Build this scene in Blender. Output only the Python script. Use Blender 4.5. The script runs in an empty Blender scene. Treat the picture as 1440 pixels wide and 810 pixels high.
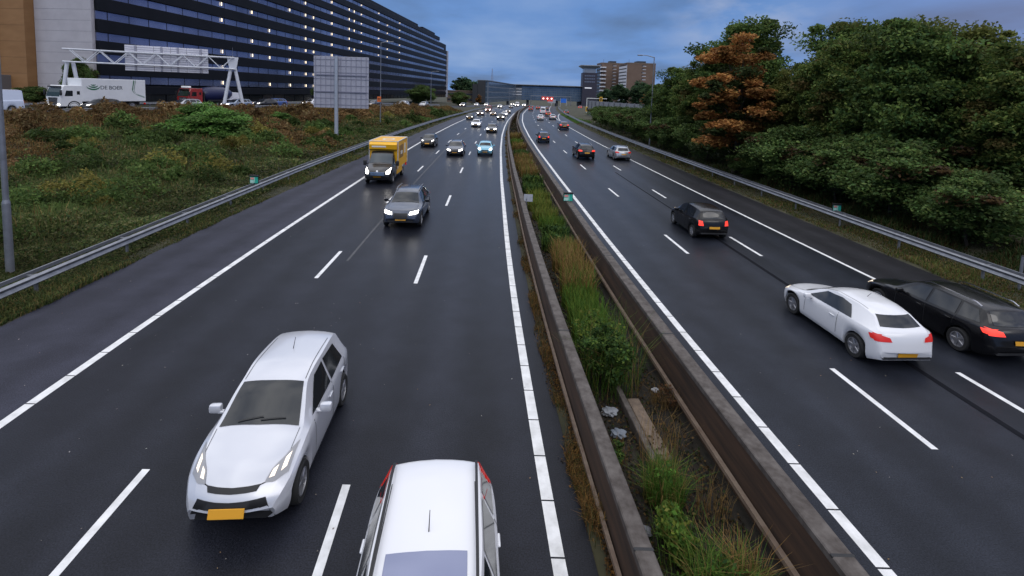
import bpy, bmesh, math, random
import numpy as np
from mathutils import Matrix, Vector
from mathutils.bvhtree import BVHTree

random.seed(7)
rng = np.random.default_rng(11)
SC = bpy.context.scene
COL = SC.collection
R = math.radians

# ------------------------------------------------------------------ camera
CAM_H, PITCH, ROLL = 6.94, 0.0891, 0.0318
cam_d = bpy.data.cameras.new("camera")
cam = bpy.data.objects.new("camera", cam_d)
COL.objects.link(cam)
cam_d.sensor_width = 36.0
cam_d.lens = 684.1 / 1440 * 36.0
cam_d.shift_y = -(405 - 191.6) / 1440
cam_d.clip_start = 0.1
cam_d.clip_end = 6000
_f = Vector((0, math.cos(PITCH), -math.sin(PITCH)))
_u = Vector((0, math.sin(PITCH), math.cos(PITCH)))
_r = Vector((1, 0, 0))
_x = math.cos(ROLL) * _r + math.sin(ROLL) * _u
_y = -math.sin(ROLL) * _r + math.cos(ROLL) * _u
cam.matrix_world = Matrix(((_x.x, _y.x, -_f.x, 0), (_x.y, _y.y, -_f.y, 0), (_x.z, _y.z, -_f.z, CAM_H), (0, 0, 0, 1)))
SC.camera = cam

# ------------------------------------------------------------------ world, sun, exposure
SUN_EL, SUN_AZ = R(38), R(150)        # azimuth from +Y towards +X: high behind, to the right
w = bpy.data.worlds.new("World")
SC.world = w
w.use_nodes = True
nt = w.node_tree
nt.nodes.clear()
N = nt.nodes.new
def LK(a, b): nt.links.new(a, b)
out = N("ShaderNodeOutputWorld"); bg = N("ShaderNodeBackground")
bg.inputs["Strength"].default_value = 0.1
LK(bg.outputs[0], out.inputs[0])
sky = N("ShaderNodeTexSky"); sky.sky_type = 'NISHITA'; sky.sun_disc = False
sky.sun_elevation = SUN_EL; sky.sun_rotation = SUN_AZ; sky.altitude = 0
geo = N("ShaderNodeTexCoord")
sep = N("ShaderNodeSeparateXYZ"); LK(geo.outputs["Generated"], sep.inputs[0])
# overcast layer: clouds on a flat deck
zc = N("ShaderNodeMath"); zc.operation = 'MAXIMUM'; zc.inputs[1].default_value = 0.0; LK(sep.outputs[2], zc.inputs[0])
zp = N("ShaderNodeMath"); zp.operation = 'ADD'; zp.inputs[1].default_value = 0.10; LK(zc.outputs[0], zp.inputs[0])
dv = N("ShaderNodeVectorMath"); dv.operation = 'DIVIDE'; LK(geo.outputs["Generated"], dv.inputs[0])
cmb = N("ShaderNodeCombineXYZ"); LK(zp.outputs[0], cmb.inputs[0]); LK(zp.outputs[0], cmb.inputs[1]); cmb.inputs[2].default_value = 1.0
LK(cmb.outputs[0], dv.inputs[1])
mp = N("ShaderNodeMapping"); mp.inputs["Scale"].default_value = (0.55, 0.38, 0.0); mp.inputs["Location"].default_value = (3.1, 1.7, 0)
LK(dv.outputs[0], mp.inputs[0])
nz = N("ShaderNodeTexNoise"); nz.inputs["Scale"].default_value = 1.15; nz.inputs["Detail"].default_value = 6; nz.inputs["Roughness"].default_value = 0.52
LK(mp.outputs[0], nz.inputs[0])
cr = N("ShaderNodeValToRGB")
cr.color_ramp.elements[0].position = 0.30; cr.color_ramp.elements[0].color = (0.90, 1.55, 3.0, 1)
cr.color_ramp.elements[1].position = 0.72; cr.color_ramp.elements[1].color = (2.5, 3.8, 6.6, 1)
e = cr.color_ramp.elements.new(0.50); e.color = (1.32, 2.70, 5.9, 1)
LK(nz.outputs["Fac"], cr.inputs[0])
# brighter deck overhead (standard overcast distribution)
er = N("ShaderNodeValToRGB")
er.color_ramp.elements[0].position = 0.19; er.color_ramp.elements[0].color = (0, 0, 0, 1)
er.color_ramp.elements[1].position = 0.62; er.color_ramp.elements[1].color = (1, 1, 1, 1)
LK(zc.outputs[0], er.inputs[0])
mixz = N("ShaderNodeMixRGB"); LK(er.outputs[0], mixz.inputs[0]); LK(cr.outputs[0], mixz.inputs[1])

ov = N("ShaderNodeValToRGB")          # broken bright deck overhead
ov.color_ramp.elements[0].position = 0.34; ov.color_ramp.elements[0].color = (6.2, 6.9, 9.0, 1)
ov.color_ramp.elements[1].position = 0.64; ov.color_ramp.elements[1].color = (21.0, 21.0, 21.5, 1)
nz2 = N("ShaderNodeTexNoise"); nz2.inputs["Scale"].default_value = 2.2; nz2.inputs["Detail"].default_value = 5
LK(dv.outputs[0], nz2.inputs[0]); LK(nz2.outputs["Fac"], ov.inputs[0]); LK(ov.outputs[0], mixz.inputs[2])
# a little warm light low on the right where the day ends
rx = N("ShaderNodeMapRange"); rx.inputs["From Min"].default_value = 0.45; rx.inputs["From Max"].default_value = 0.95; rx.inputs["To Max"].default_value = 0.55
LK(sep.outputs[0], rx.inputs[0])

bd = N("ShaderNodeVectorMath"); bd.operation = 'DISTANCE'; LK(geo.outputs["Generated"], bd.inputs[0]); bd.inputs[1].default_value = (0.415, 0.895, 0.160)
bm_ = N("ShaderNodeMapRange"); bm_.inputs["From Min"].default_value = 0.17; bm_.inputs["From Max"].default_value = 0.0; LK(bd.outputs["Value"], bm_.inputs[0])
nz3 = N("ShaderNodeTexNoise"); nz3.inputs["Scale"].default_value = 9.0; nz3.inputs["Detail"].default_value = 6
mp3 = N("ShaderNodeMapping"); mp3.inputs["Scale"].default_value = (1, 1, 2.2); LK(geo.outputs["Generated"], mp3.inputs[0]); LK(mp3.outputs[0], nz3.inputs[0])
n3 = N("ShaderNodeMapRange"); n3.inputs["From Min"].default_value = 0.42; n3.inputs["From Max"].default_value = 0.66; LK(nz3.outputs["Fac"], n3.inputs[0])
bmul = N("ShaderNodeMath"); bmul.operation = 'MULTIPLY'; LK(bm_.outputs[0], bmul.inputs[0]); LK(n3.outputs[0], bmul.inputs[1])
mixb = N("ShaderNodeMixRGB"); LK(bmul.outputs[0], mixb.inputs[0]); LK(mixz.outputs[0], mixb.inputs[1]); mixb.inputs[2].default_value = (4.1, 4.7, 6.4, 1)
mixw = N("ShaderNodeMixRGB"); LK(rx.outputs[0], mixw.inputs[0]); LK(mixb.outputs[0], mixw.inputs[1]); mixw.inputs[2].default_value = (3.0, 2.7, 4.6, 1)
mixs = N("ShaderNodeMixRGB"); mixs.inputs[0].default_value = 0.93
LK(sky.outputs[0], mixs.inputs[1]); LK(mixw.outputs[0], mixs.inputs[2])
LK(mixs.outputs[0], bg.inputs[0])

sun_d = bpy.data.lights.new("sun", 'SUN'); sun_d.energy = 0.5; sun_d.angle = R(30); sun_d.color = (1.0, 0.96, 0.92)
sun = bpy.data.objects.new("sun", sun_d); COL.objects.link(sun)
_sd = Vector((math.sin(SUN_AZ) * math.cos(SUN_EL), math.cos(SUN_AZ) * math.cos(SUN_EL), math.sin(SUN_EL)))
sun.rotation_euler = _sd.to_track_quat('Z', 'Y').to_euler()

SC.view_settings.view_transform = 'Standard'
SC.view_settings.look = 'None'
SC.view_settings.exposure = 0.0
SC.view_settings.gamma = 1.0
SC.view_settings.use_curve_mapping = False
SC.cycles.use_denoising = True
SC.cycles.max_bounces = 5
SC.cycles.diffuse_bounces = 3
SC.cycles.glossy_bounces = 3
SC.cycles.transparent_max_bounces = 4
SC.cycles.caustics_reflective = False
SC.cycles.caustics_refractive = False

# ------------------------------------------------------------------ materials
MATS = {}
def mat(name, col, rough=0.6, metal=0.0, noise=None, scale=8.0, bump=0.0, coat=0.0, emit=None, es=0.0, spec=None, detail=4, rvar=0.0, stretch=None):
    """noise: second colour mixed in by a noise texture"""
    if name in MATS: return MATS[name]
    m = bpy.data.materials.new(name); m.use_nodes = True
    t = m.node_tree; b = t.nodes["Principled BSDF"]
    b.inputs["Base Color"].default_value = (*col, 1)
    b.inputs["Roughness"].default_value = rough
    b.inputs["Metallic"].default_value = metal
    if spec is not None: b.inputs["Specular IOR Level"].default_value = spec
    if coat: b.inputs["Coat Weight"].default_value = coat; b.inputs["Coat Roughness"].default_value = 0.06
    if emit: b.inputs["Emission Color"].default_value = (*emit, 1); b.inputs["Emission Strength"].default_value = es
    if noise or bump or rvar:
        tc = t.nodes.new("ShaderNodeTexCoord"); src = tc.outputs["Object"]
        if stretch:
            mpn = t.nodes.new("ShaderNodeMapping"); mpn.inputs["Scale"].default_value = stretch
            t.links.new(src, mpn.inputs[0]); src = mpn.outputs[0]
        n = t.nodes.new("ShaderNodeTexNoise"); n.inputs["Scale"].default_value = scale; n.inputs["Detail"].default_value = detail
        n.inputs["Roughness"].default_value = 0.6
        t.links.new(src, n.inputs[0])
        if noise:
            r = t.nodes.new("ShaderNodeValToRGB")
            r.color_ramp.elements[0].position = 0.35; r.color_ramp.elements[0].color = (*col, 1)
            r.color_ramp.elements[1].position = 0.68; r.color_ramp.elements[1].color = (*noise, 1)
            t.links.new(n.outputs["Fac"], r.inputs[0]); t.links.new(r.outputs[0], b.inputs["Base Color"])
        if bump:
            bp = t.nodes.new("ShaderNodeBump"); bp.inputs["Strength"].default_value = bump; bp.inputs["Distance"].default_value = 0.02
            t.links.new(n.outputs["Fac"], bp.inputs["Height"]); t.links.new(bp.outputs[0], b.inputs["Normal"])
        if rvar:
            mr = t.nodes.new("ShaderNodeMapRange"); mr.inputs["To Min"].default_value = rough - rvar; mr.inputs["To Max"].default_value = rough + rvar
            t.links.new(n.outputs["Fac"], mr.inputs[0]); t.links.new(mr.outputs[0], b.inputs["Roughness"])
    MATS[name] = m
    return m

def asphalt(name, c1, c2, rough):
    m = bpy.data.materials.new(name); m.use_nodes = True
    t = m.node_tree; b = t.nodes["Principled BSDF"]
    tc = t.nodes.new("ShaderNodeTexCoord")
    mpn = t.nodes.new("ShaderNodeMapping"); mpn.inputs["Scale"].default_value = (0.55, 0.045, 1)
    t.links.new(tc.outputs["Object"], mpn.inputs[0])
    big = t.nodes.new("ShaderNodeTexNoise"); big.inputs["Scale"].default_value = 1.0; big.inputs["Detail"].default_value = 5
    t.links.new(mpn.outputs[0], big.inputs[0])
    fine = t.nodes.new("ShaderNodeTexNoise"); fine.inputs["Scale"].default_value = 42; fine.inputs["Detail"].default_value = 3
    t.links.new(tc.outputs["Object"], fine.inputs[0])
    fr = t.nodes.new("ShaderNodeMapRange"); fr.inputs["From Min"].default_value = 0.3; fr.inputs["From Max"].default_value = 0.7; fr.inputs["To Min"].default_value = 0.5; fr.inputs["To Max"].default_value = 1.55
    t.links.new(fine.outputs["Fac"], fr.inputs[0])
    r = t.nodes.new("ShaderNodeValToRGB")
    r.color_ramp.elements[0].position = 0.33; r.color_ramp.elements[0].color = (*c1, 1)
    r.color_ramp.elements[1].position = 0.68; r.color_ramp.elements[1].color = (*c2, 1)
    t.links.new(big.outputs["Fac"], r.inputs[0])
    la = t.nodes.new("ShaderNodeAttribute"); la.attribute_name = "lane"
    ph = t.nodes.new("ShaderNodeMath"); ph.operation = 'MULTIPLY'; ph.inputs[1].default_value = 2 * math.pi * 2 / 3.45
    t.links.new(la.outputs["Fac"], ph.inputs[0])
    sn = t.nodes.new("ShaderNodeMath"); sn.operation = 'COSINE'; t.links.new(ph.outputs[0], sn.inputs[0])
    tr_ = t.nodes.new("ShaderNodeMath"); tr_.operation = 'MULTIPLY_ADD'; tr_.inputs[1].default_value = 0.17; tr_.inputs[2].default_value = 1.0; t.links.new(sn.outputs[0], tr_.inputs[0])
    pt = t.nodes.new("ShaderNodeTexNoise"); pt.inputs["Scale"].default_value = 0.9; pt.inputs["Detail"].default_value = 8; pt.inputs["Roughness"].default_value = 0.7
    t.links.new(tc.outputs["Object"], pt.inputs[0])
    pr = t.nodes.new("ShaderNodeMapRange"); pr.inputs["From Min"].default_value = 0.35; pr.inputs["From Max"].default_value = 0.65; pr.inputs["To Min"].default_value = 0.78; pr.inputs["To Max"].default_value = 1.2
    t.links.new(pt.outputs["Fac"], pr.inputs[0])
    m1 = t.nodes.new("ShaderNodeMath"); m1.operation = 'MULTIPLY'; t.links.new(fr.outputs[0], m1.inputs[0]); t.links.new(tr_.outputs[0], m1.inputs[1])
    m2 = t.nodes.new("ShaderNodeMath"); m2.operation = 'MULTIPLY'; t.links.new(m1.outputs[0], m2.inputs[0]); t.links.new(pr.outputs[0], m2.inputs[1])
    fr_out = m2.outputs[0]
    mu = t.nodes.new("ShaderNodeVectorMath"); mu.operation = 'SCALE'
    t.links.new(r.outputs[0], mu.inputs[0]); t.links.new(fr_out, mu.inputs[3])
    t.links.new(mu.outputs[0], b.inputs["Base Color"])
    rr = t.nodes.new("ShaderNodeMapRange"); rr.inputs["To Min"].default_value = rough - 0.10; rr.inputs["To Max"].default_value = rough + 0.12
    t.links.new(big.outputs["Fac"], rr.inputs[0]); t.links.new(rr.outputs[0], b.inputs["Roughness"])
    bp = t.nodes.new("ShaderNodeBump"); bp.inputs["Strength"].default_value = 0.25; bp.inputs["Distance"].default_value = 0.01
    t.links.new(fine.outputs["Fac"], bp.inputs["Height"]); t.links.new(bp.outputs[0], b.inputs["Normal"])
    b.inputs["Specular IOR Level"].default_value = 0.14
    return m

def leaf_material(name, rough=0.65):
    m = bpy.data.materials.new(name); m.use_nodes = True
    t = m.node_tree; b = t.nodes["Principled BSDF"]
    at = t.nodes.new("ShaderNodeAttribute"); at.attribute_name = "leafcol"
    t.links.new(at.outputs["Color"], b.inputs["Base Color"])
    b.inputs["Roughness"].default_value = rough
    b.inputs["Specular IOR Level"].default_value = 0.10
    tl = t.nodes.new("ShaderNodeBsdfTranslucent"); t.links.new(at.outputs["Color"], tl.inputs["Color"])
    mx = t.nodes.new("ShaderNodeMixShader"); mx.inputs[0].default_value = 0.38
    t.links.new(b.outputs[0], mx.inputs[1]); t.links.new(tl.outputs[0], mx.inputs[2])
    t.links.new(mx.outputs[0], t.nodes["Material Output"].inputs["Surface"])
    return m

M_ASPH_L = asphalt("asphalt_main", (0.0095, 0.0105, 0.0155), (0.0165, 0.0180, 0.0250), 0.36)
M_ASPH_R = asphalt("asphalt_porous", (0.0125, 0.0145, 0.0205), (0.0195, 0.0220, 0.0300), 0.38)
M_SHOULD = asphalt("asphalt_shoulder", (0.0265, 0.0275, 0.040), (0.032, 0.033, 0.047), 0.50)
M_SHOULD_R = asphalt("asphalt_shoulder_right", (0.0125, 0.0125, 0.0150), (0.0190, 0.0185, 0.0215), 0.50)
M_TAR = mat("tar_seam", (0.006, 0.0065, 0.009), 0.75, spec=.06, noise=(.011, .012, .016), scale=2.0)
M_SEAM = mat("sheen_seam", (0.055, 0.054, 0.058), 0.5, noise=(0.03, 0.03, 0.033), scale=3)  # reflective seam: its sheen is put into a paler colour
M_LINE = mat("road_paint", (0.80, 0.80, 0.80), 0.55, noise=(0.56, 0.56, 0.55), scale=3.0, detail=12, bump=.2)
M_SOIL = mat("soil", (0.022, 0.018, 0.012), 0.9, noise=(0.05, 0.042, 0.024), scale=1.2, bump=0.5)
M_LEAF = leaf_material("leaf")
M_BARK = mat("bark", (0.035, 0.026, 0.018), 0.9, noise=(0.06, 0.048, 0.035), scale=9, bump=0.4)
M_STEEL = mat("galvanised_steel", (0.25, 0.26, 0.29), 0.45, 0.5, noise=(0.17, 0.18, 0.20), scale=3, rvar=0.1)
M_STEEL_W = mat("pale_steel", (0.58, 0.59, 0.61), 0.5, 0.1, noise=(0.46, 0.47, 0.5), scale=2)
M_CONC = mat("barrier_concrete", (0.024, 0.014, 0.009), 0.85, noise=(0.068, 0.036, 0.020), scale=2.2, bump=0.3, stretch=(1, 0.25, 2.5))
M_CAP = mat("barrier_cap", (0.046, 0.036, 0.030), 0.8, noise=(0.115, 0.100, 0.090), scale=5, bump=0.3, detail=8)
M_PIPE = mat("rusty_pipe", (0.20, 0.15, 0.11), 0.7, noise=(0.13, 0.085, 0.06), scale=4)
M_DARK = mat("dark_plastic", (0.012, 0.012, 0.013), 0.55)
M_UNDER = mat("underbody", (0.008, 0.008, 0.008), 0.9)
M_TYRE = mat("tyre_rubber", (0.014, 0.014, 0.014), 0.8)
M_RIM = mat("alloy", (0.42, 0.42, 0.44), 0.35, 0.8)
M_GLASS = mat("car_glass", (0.012, 0.015, 0.018), 0.06, spec=0.6)
M_PLATE = mat("plate_yellow", (0.72, 0.34, 0.02), 0.5)
M_HEAD = mat("headlamp_lit", (0.9, 0.9, 0.9), 0.2, emit=(1.0, 0.95, 0.88), es=9.0)
M_HEAD_FAR = mat("headlamp_beam", (0.9, 0.9, 0.9), 0.2, emit=(1.0, 0.93, 0.84), es=16.0)
M_HEAD_DIM = mat("headlamp_daytime", (0.75, 0.75, 0.75), 0.15, emit=(1.0, 0.78, 0.50), es=0.8)
M_TAIL = mat("tail_lamp", (0.40, 0.012, 0.010), 0.25, emit=(1.0, 0.05, 0.03), es=0.22)
M_TAIL_BRIGHT = mat("tail_lamp_lit", (0.45, 0.012, 0.010), 0.25, emit=(1.0, 0.06, 0.035), es=1.2)
M_CHROME = mat("chrome", (0.6, 0.6, 0.62), 0.15, 1.0)

def paint(name, col, rough=0.3, metal=0.0, coat=0.6):
    return mat("paint_" + name, col, rough, metal, coat=coat)

# ------------------------------------------------------------------ object helpers
def tag(o, label=None, cat=None, group=None, kind=None):
    if label: o["label"] = label
    if cat: o["category"] = cat
    if group: o["group"] = group
    if kind: o["kind"] = kind
    return o

def empty(name, loc=(0, 0, 0), rz=0.0):
    o = bpy.data.objects.new(name, None); COL.objects.link(o)
    o.location = loc; o.rotation_euler = (0, 0, rz); o.empty_display_size = 0.3
    return o

def link(name, me, parent=None, m=None):
    o = bpy.data.objects.new(name, me); COL.objects.link(o)
    if parent is not None: o.parent = parent
    return o

class MB:
    def __init__(s): s.bm = bmesh.new()
    def box(s, c, size, bevel=0.0, rz=0.0, mtx=None, seg=1):
        r = bmesh.ops.create_cube(s.bm, size=1.0)
        vs = r["verts"]
        M = Matrix.Translation(Vector(c)) @ Matrix.Rotation(rz, 4, 'Z') @ Matrix.Diagonal((*size, 1))
        if mtx is not None: M = mtx @ M
        bmesh.ops.transform(s.bm, matrix=M, verts=vs)
        if bevel > 0:
            es = list({e for v in vs for e in v.link_edges})
            bmesh.ops.bevel(s.bm, geom=es, offset=bevel, segments=seg, affect='EDGES', profile=0.5)
        return s
    def tube(s, a, b, r0, r1=None, n=10, caps=True):
        a = Vector(a); b = Vector(b); r1 = r0 if r1 is None else r1
        d = b - a; L = d.length
        q = d.to_track_quat('Z', 'Y').to_matrix().to_4x4()
        M = Matrix.Translation((a + b) / 2) @ q
        bmesh.ops.create_cone(s.bm, cap_ends=caps, segments=n, radius1=r0, radius2=r1, depth=L, matrix=M)
        return s
    def poly(s, pts):
        vs = [s.bm.verts.new(p) for p in pts]
        s.bm.faces.new(vs); return s
    def prism(s, pts, ext):
        """closed prism: polygon pts (3D) extruded by vector ext"""
        ext = Vector(ext)
        a = [s.bm.verts.new(p) for p in pts]; b = [s.bm.verts.new(Vector(p) + ext) for p in pts]
        n = len(a)
        s.bm.faces.new(a); s.bm.faces.new(list(reversed(b)))
        for i in range(n):
            j = (i + 1) % n
            s.bm.faces.new((a[j], a[i], b[i], b[j]))
        return s
    def loft(s, secs, closed=False, caps=False):
        rows = [[s.bm.verts.new(p) for p in sec] for sec in secs]
        n = len(rows[0])
        for i in range(len(rows) - 1):
            for j in range(n if closed else n - 1):
                k = (j + 1) % n
                s.bm.faces.new((rows[i][j], rows[i][k], rows[i + 1][k], rows[i + 1][j]))
        if caps:
            s.bm.faces.new(list(reversed(rows[0]))); s.bm.faces.new(rows[-1])
        return s
    def lathe(s, prof, axis_o=(0, 0, 0), n=24):
        """profile (radius, y) revolved around the Y axis"""
        secs = []
        for k in range(n):
            a = 2 * math.pi * k / n
            secs.append([(axis_o[0] + r * math.cos(a), axis_o[1] + y, axis_o[2] + r * math.sin(a)) for r, y in prof])
        secs.append(secs[0])
        rows = [[s.bm.verts.new(p) for p in sec] for sec in secs[:-1]]
        rows.append(rows[0])
        for i in range(n):
            for j in range(len(prof) - 1):
                s.bm.faces.new((rows[i][j], rows[i][j + 1], rows[i + 1][j + 1], rows[i + 1][j]))
        return s
    def mesh(s, name, m, smooth=None, normals=True):
        if normals: bmesh.ops.recalc_face_normals(s.bm, faces=s.bm.faces[:])
        me = bpy.data.meshes.new(name)
        s.bm.to_mesh(me); s.bm.free()
        for mm in (m if isinstance(m, (list, tuple)) else [m]): me.materials.append(mm)
        if smooth is not None:
            me.polygons.foreach_set("use_smooth", [True] * len(me.polygons))
            me.set_sharp_from_angle(angle=R(smooth))
        return me
    def build(s, name, m, parent=None, smooth=None, normals=True):
        return link(name, s.mesh(name, m, smooth, normals), parent)

def pchip(xs, ys):
    xs = np.asarray(xs, float); ys = np.asarray(ys, float)
    h = np.diff(xs); d = np.diff(ys) / h
    m = np.zeros_like(ys)
    m[0] = d[0]; m[-1] = d[-1]
    for i in range(1, len(xs) - 1):
        if d[i - 1] * d[i] > 0:
            w1 = 2 * h[i] + h[i - 1]; w2 = h[i] + 2 * h[i - 1]
            m[i] = (w1 + w2) / (w1 / d[i - 1] + w2 / d[i])
    def f(x):
        x = np.clip(np.asarray(x, float), xs[0], xs[-1])
        i = np.clip(np.searchsorted(xs, x, side='right') - 1, 0, len(xs) - 2)
        t = (x - xs[i]) / h[i]
        return ((1 + 2 * t) * (1 - t) ** 2 * ys[i] + t * (1 - t) ** 2 * h[i] * m[i] + t * t * (3 - 2 * t) * ys[i + 1] + t * t * (t - 1) * h[i] * m[i + 1])
    return f

def smoothed(xs, ys, win, lo=-40, hi=900):
    g = np.arange(lo, hi, 1.0)
    v = np.interp(g, xs, ys)
    # linear extension at the low end
    s0 = (ys[1] - ys[0]) / (xs[1] - xs[0]); v = np.where(g < xs[0], ys[0] + s0 * (g - xs[0]), v)
    s1 = (ys[-1] - ys[-2]) / (xs[-1] - xs[-2]); v = np.where(g > xs[-1], ys[-1] + s1 * (g - xs[-1]), v)
    p = np.pad(v, win, mode='reflect', reflect_type='odd')
    k = np.hanning(2 * win + 1); k /= k.sum()
    v = np.convolve(p, k, mode='valid')
    return lambda y: np.interp(y, g, v)

def sstep(a, b, x):
    t = np.clip((np.asarray(x, float) - a) / (b - a), 0, 1)
    return t * t * (3 - 2 * t)

# ------------------------------------------------------------------ road curves (X as a function of distance Y)
RL = smoothed([-20, -5, 6.7, 9.6, 14.4, 22, 39, 59, 79, 100, 120, 162, 226, 300, 420, 600],
              [3.4, 1.9, .88, .66, .33, -.07, -.75, -1.33, -1.62, -1.55, -1.2, .3, 4.6, 11.2, 25, 49], 6)
GAP = smoothed([-20, 20, 40, 62, 88, 128, 200, 300], [4.9, 4.9, 4.82, 4.6, 4.25, 3.5, 2.6, 2.6], 8)
SHL = smoothed([-20, 25, 64, 120, 300], [3.75, 3.75, 2.9, 2.9, 2.9], 8)
def LL(y): return RL(y) - 10.75
def R0(y): return RL(y) + GAP(y)
def R3(y): return R0(y) + 9.65
def EDGE_L(y): return LL(y) - SHL(y)
def EDGE_R(y): return R0(y) + 12.7
def RAIL_L(y): return LL(y) - smoothed_rail(y)
smoothed_rail = smoothed([-20, 14, 36, 54, 94, 143, 300], [4.45, 4.45, 4.75, 4.65, 4.1, 3.5, 3.5], 8)
def RAIL_R(y): return R0(y) + 13.95
def ROADZ(y): return -5.0 * sstep(270, 390, y)
NL = smoothed([-20, 25, 46, 56.6, 66, 76, 91, 112, 132, 160, 200, 240, 300, 400],
              [-82, -60.5, -52, -48.4, -45.3, -41.2, -33.6, -27.7, -24.2, -21.6, -18.3, -13.8, -5, 10], 5)
ELEV = smoothed([-20, 88, 112, 132, 160, 200, 240, 300], [3.2, 3.2, 2.8, 2.3, 1.5, .7, .05, 0], 6)
def XE(y): return np.minimum(NL(y) + 2.5, RAIL_L(y) - 0.9)

def ground(x, y):
    """terrain height"""
    x = np.asarray(x, float); y = np.asarray(y, float)
    xe = XE(y); xr = RAIL_L(y) + 0.3
    t = np.clip((xr - x) / np.maximum(xr - xe, .1), 0, 1)
    e_ = np.maximum(ELEV(y), 0)
    h = e_ * (t * 1.25 - .25 * t * t)
    bumpy = np.sin(x * .9 + y * .35) * np.sin(y * .6 - x * .4) * .12 * sstep(0.05, .3, t) * (1 - sstep(.8, 1, t)) * np.minimum(e_, 1)
    h = h + bumpy
    h = np.where(x > xr, -0.02, h)
    # trench between the barriers
    tr = (x > RL(y) + 1.0) & (x < R0(y) - 1.3)
    h = np.where(tr, -0.25, h)
    # right verge and wooded bank
    v = x - EDGE_R(y)
    h = np.where(v > 0, 0.02 + 0.5 * sstep(1.5, 7, v) + np.where(v > 7, .25 * np.sin(x * .3) * np.sin(y * .23), 0), h)
    cor = 1 - sstep(45, 60, np.abs(x - RL(y) - 4))
    return h + ROADZ(y) * cor - np.where(cor < .5, 0, 0)

def tangent(fn, y): return math.atan2(1.0, float(fn(y + .5) - fn(y - .5)))

# ------------------------------------------------------------------ ground sheet
YS = np.concatenate([np.arange(-24, 120, 2.0), np.arange(120, 300, 5.0), np.arange(300, 420, 10.0), [440, 480, 540, 640, 800, 1100, 1600, 2400, 4500]])
def gcols(y):
    y2 = min(y, 590)
    xe, xr = float(XE(y2)), float(RAIL_L(y2))
    b = [-3500, -900, -300, -140, -95, min(xe - 30, -60), xe - 20, xe - 9.6, xe]
    b += list(np.linspace(xe, xr + .3, 14)[1:])
    b += [float(RL(y2)) - 5, float(RL(y2)) + .98, float(RL(y2)) + 1.02, float(RL(y2)) + 1.8, float(R0(y2)) - 1.32, float(R0(y2)) - 1.28, float(R0(y2)) + 6]
    er = float(EDGE_R(y2))
    b += [er, er + .05, er + 1.5, er + 3, er + 5, er + 7, er + 12, er + 20, er + 30, er + 45, er + 60, er + 110, er + 300, er + 900, er + 3500]
    return b
rows = []
for y in YS:
    c = np.array(gcols(y)); z = ground(c, np.full(len(c), min(y, 590.)))
    rows.append([(float(a), float(y), float(b)) for a, b in zip(c, z)])
m = MB(); m.loft(rows)
M_GROUND = mat("verge_ground", (0.020, 0.022, 0.010), 0.95, noise=(0.055, 0.05, 0.022), scale=.8, bump=0.6)
g = m.build("ground", M_GROUND, smooth=60, normals=False); tag(g, kind="structure")

def strip(name, m_, f0, f1, y0, y1, dz, step=2.0, zf=None, n=1, lane=None):
    ys = np.arange(y0, y1 + .01, step); secs = []
    for y in ys:
        z = (float(zf(y)) if zf else float(ROADZ(y))) + dz
        a, b = float(f0(y)), float(f1(y))
        secs.append([(a + (b - a) * k / n, float(y), z) for k in range(n + 1)])
    mb = MB(); mb.loft(secs)
    o = mb.build(name, m_, normals=False); tag(o, kind="structure")
    at = o.data.attributes.new("lane", 'FLOAT', 'POINT')
    ref = lane or f0
    co = np.array([v.co[:2] for v in o.data.vertices]); at.data.foreach_set("value", (co[:, 0] - np.array([float(ref(y)) for y in co[:, 1]])).astype(np.float32))
    return o

strip("motorway_left_carriageway", M_ASPH_L, lambda y: LL(y) - .1, lambda y: RL(y) + .55, -24, 420, 0.0, n=24, lane=LL)
strip("motorway_left_shoulder", M_SHOULD, EDGE_L, lambda y: LL(y) - .1, -24, 420, 0.0)
strip("motorway_right_carriageway", M_ASPH_R, lambda y: R0(y) - .9, lambda y: R3(y) + .1, -24, 420, 0.0, n=24, lane=R0)
strip("motorway_right_shoulder", M_SHOULD_R, lambda y: R3(y) + .1, EDGE_R, -24, 420, 0.0)
strip("parallel_road", M_SHOULD, lambda y: NL(y) - 7.0, lambda y: NL(y) + 2.1, -24, 262, 0.03, zf=lambda y: max(float(ELEV(y)), 0.0))
# exit lane on the right that leaves towards the buildings
def EXC(y): return float(R3(y)) + 2.2 + 0.00070 * max(y - 105, 0) ** 2
strip("exit_lane", M_ASPH_R, lambda y: EXC(y) - 2.6, lambda y: EXC(y) + 2.6, 120, 275, 0.012)

# painted markings: solid edge lines laid in one metre pieces, and 3-9 dashes
def quad_line(mb, f, y0, y1, hw, dz=0.004):
    ys = np.linspace(y0, y1, max(2, int((y1 - y0) / 4) + 1))
    mb.loft([[(float(f(y)) - hw, float(y), float(ROADZ(y)) + dz), (float(f(y)) + hw, float(y), float(ROADZ(y)) + dz)] for y in ys])
mk = MB()
for fn in (LL, RL, R0):
    y = -18.0
    while y < 75:
        quad_line(mk, fn, y + .015, y + 1.015, .105); y += 1.03
    quad_line(mk, fn, 75.2, 400, .105)
quad_line(mk, R3, -20, 400, .075)
for off, ph in ((-3.5, 2.0), (-7.15, 2.2)):
    fn = (lambda o: (lambda y: RL(y) + o))(off)
    k = -2
    while True:
        y0 = 16.95 + 12.0 * k + (ph - 2.0)
        if y0 > 300: break
        quad_line(mk, fn, y0, y0 + 3.0, .07); k += 1
for off in (3.2, 6.5):
    fn = (lambda o: (lambda y: R0(y) + o))(off)
    k = -2
    while True:
        y0 = 21.3 + 12.0 * k
        if y0 > 300: break
        quad_line(mk, fn, y0, y0 + 2.9, .07); k += 1
o = mk.build("road_markings", M_LINE, normals=False); tag(o, kind="structure")
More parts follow.
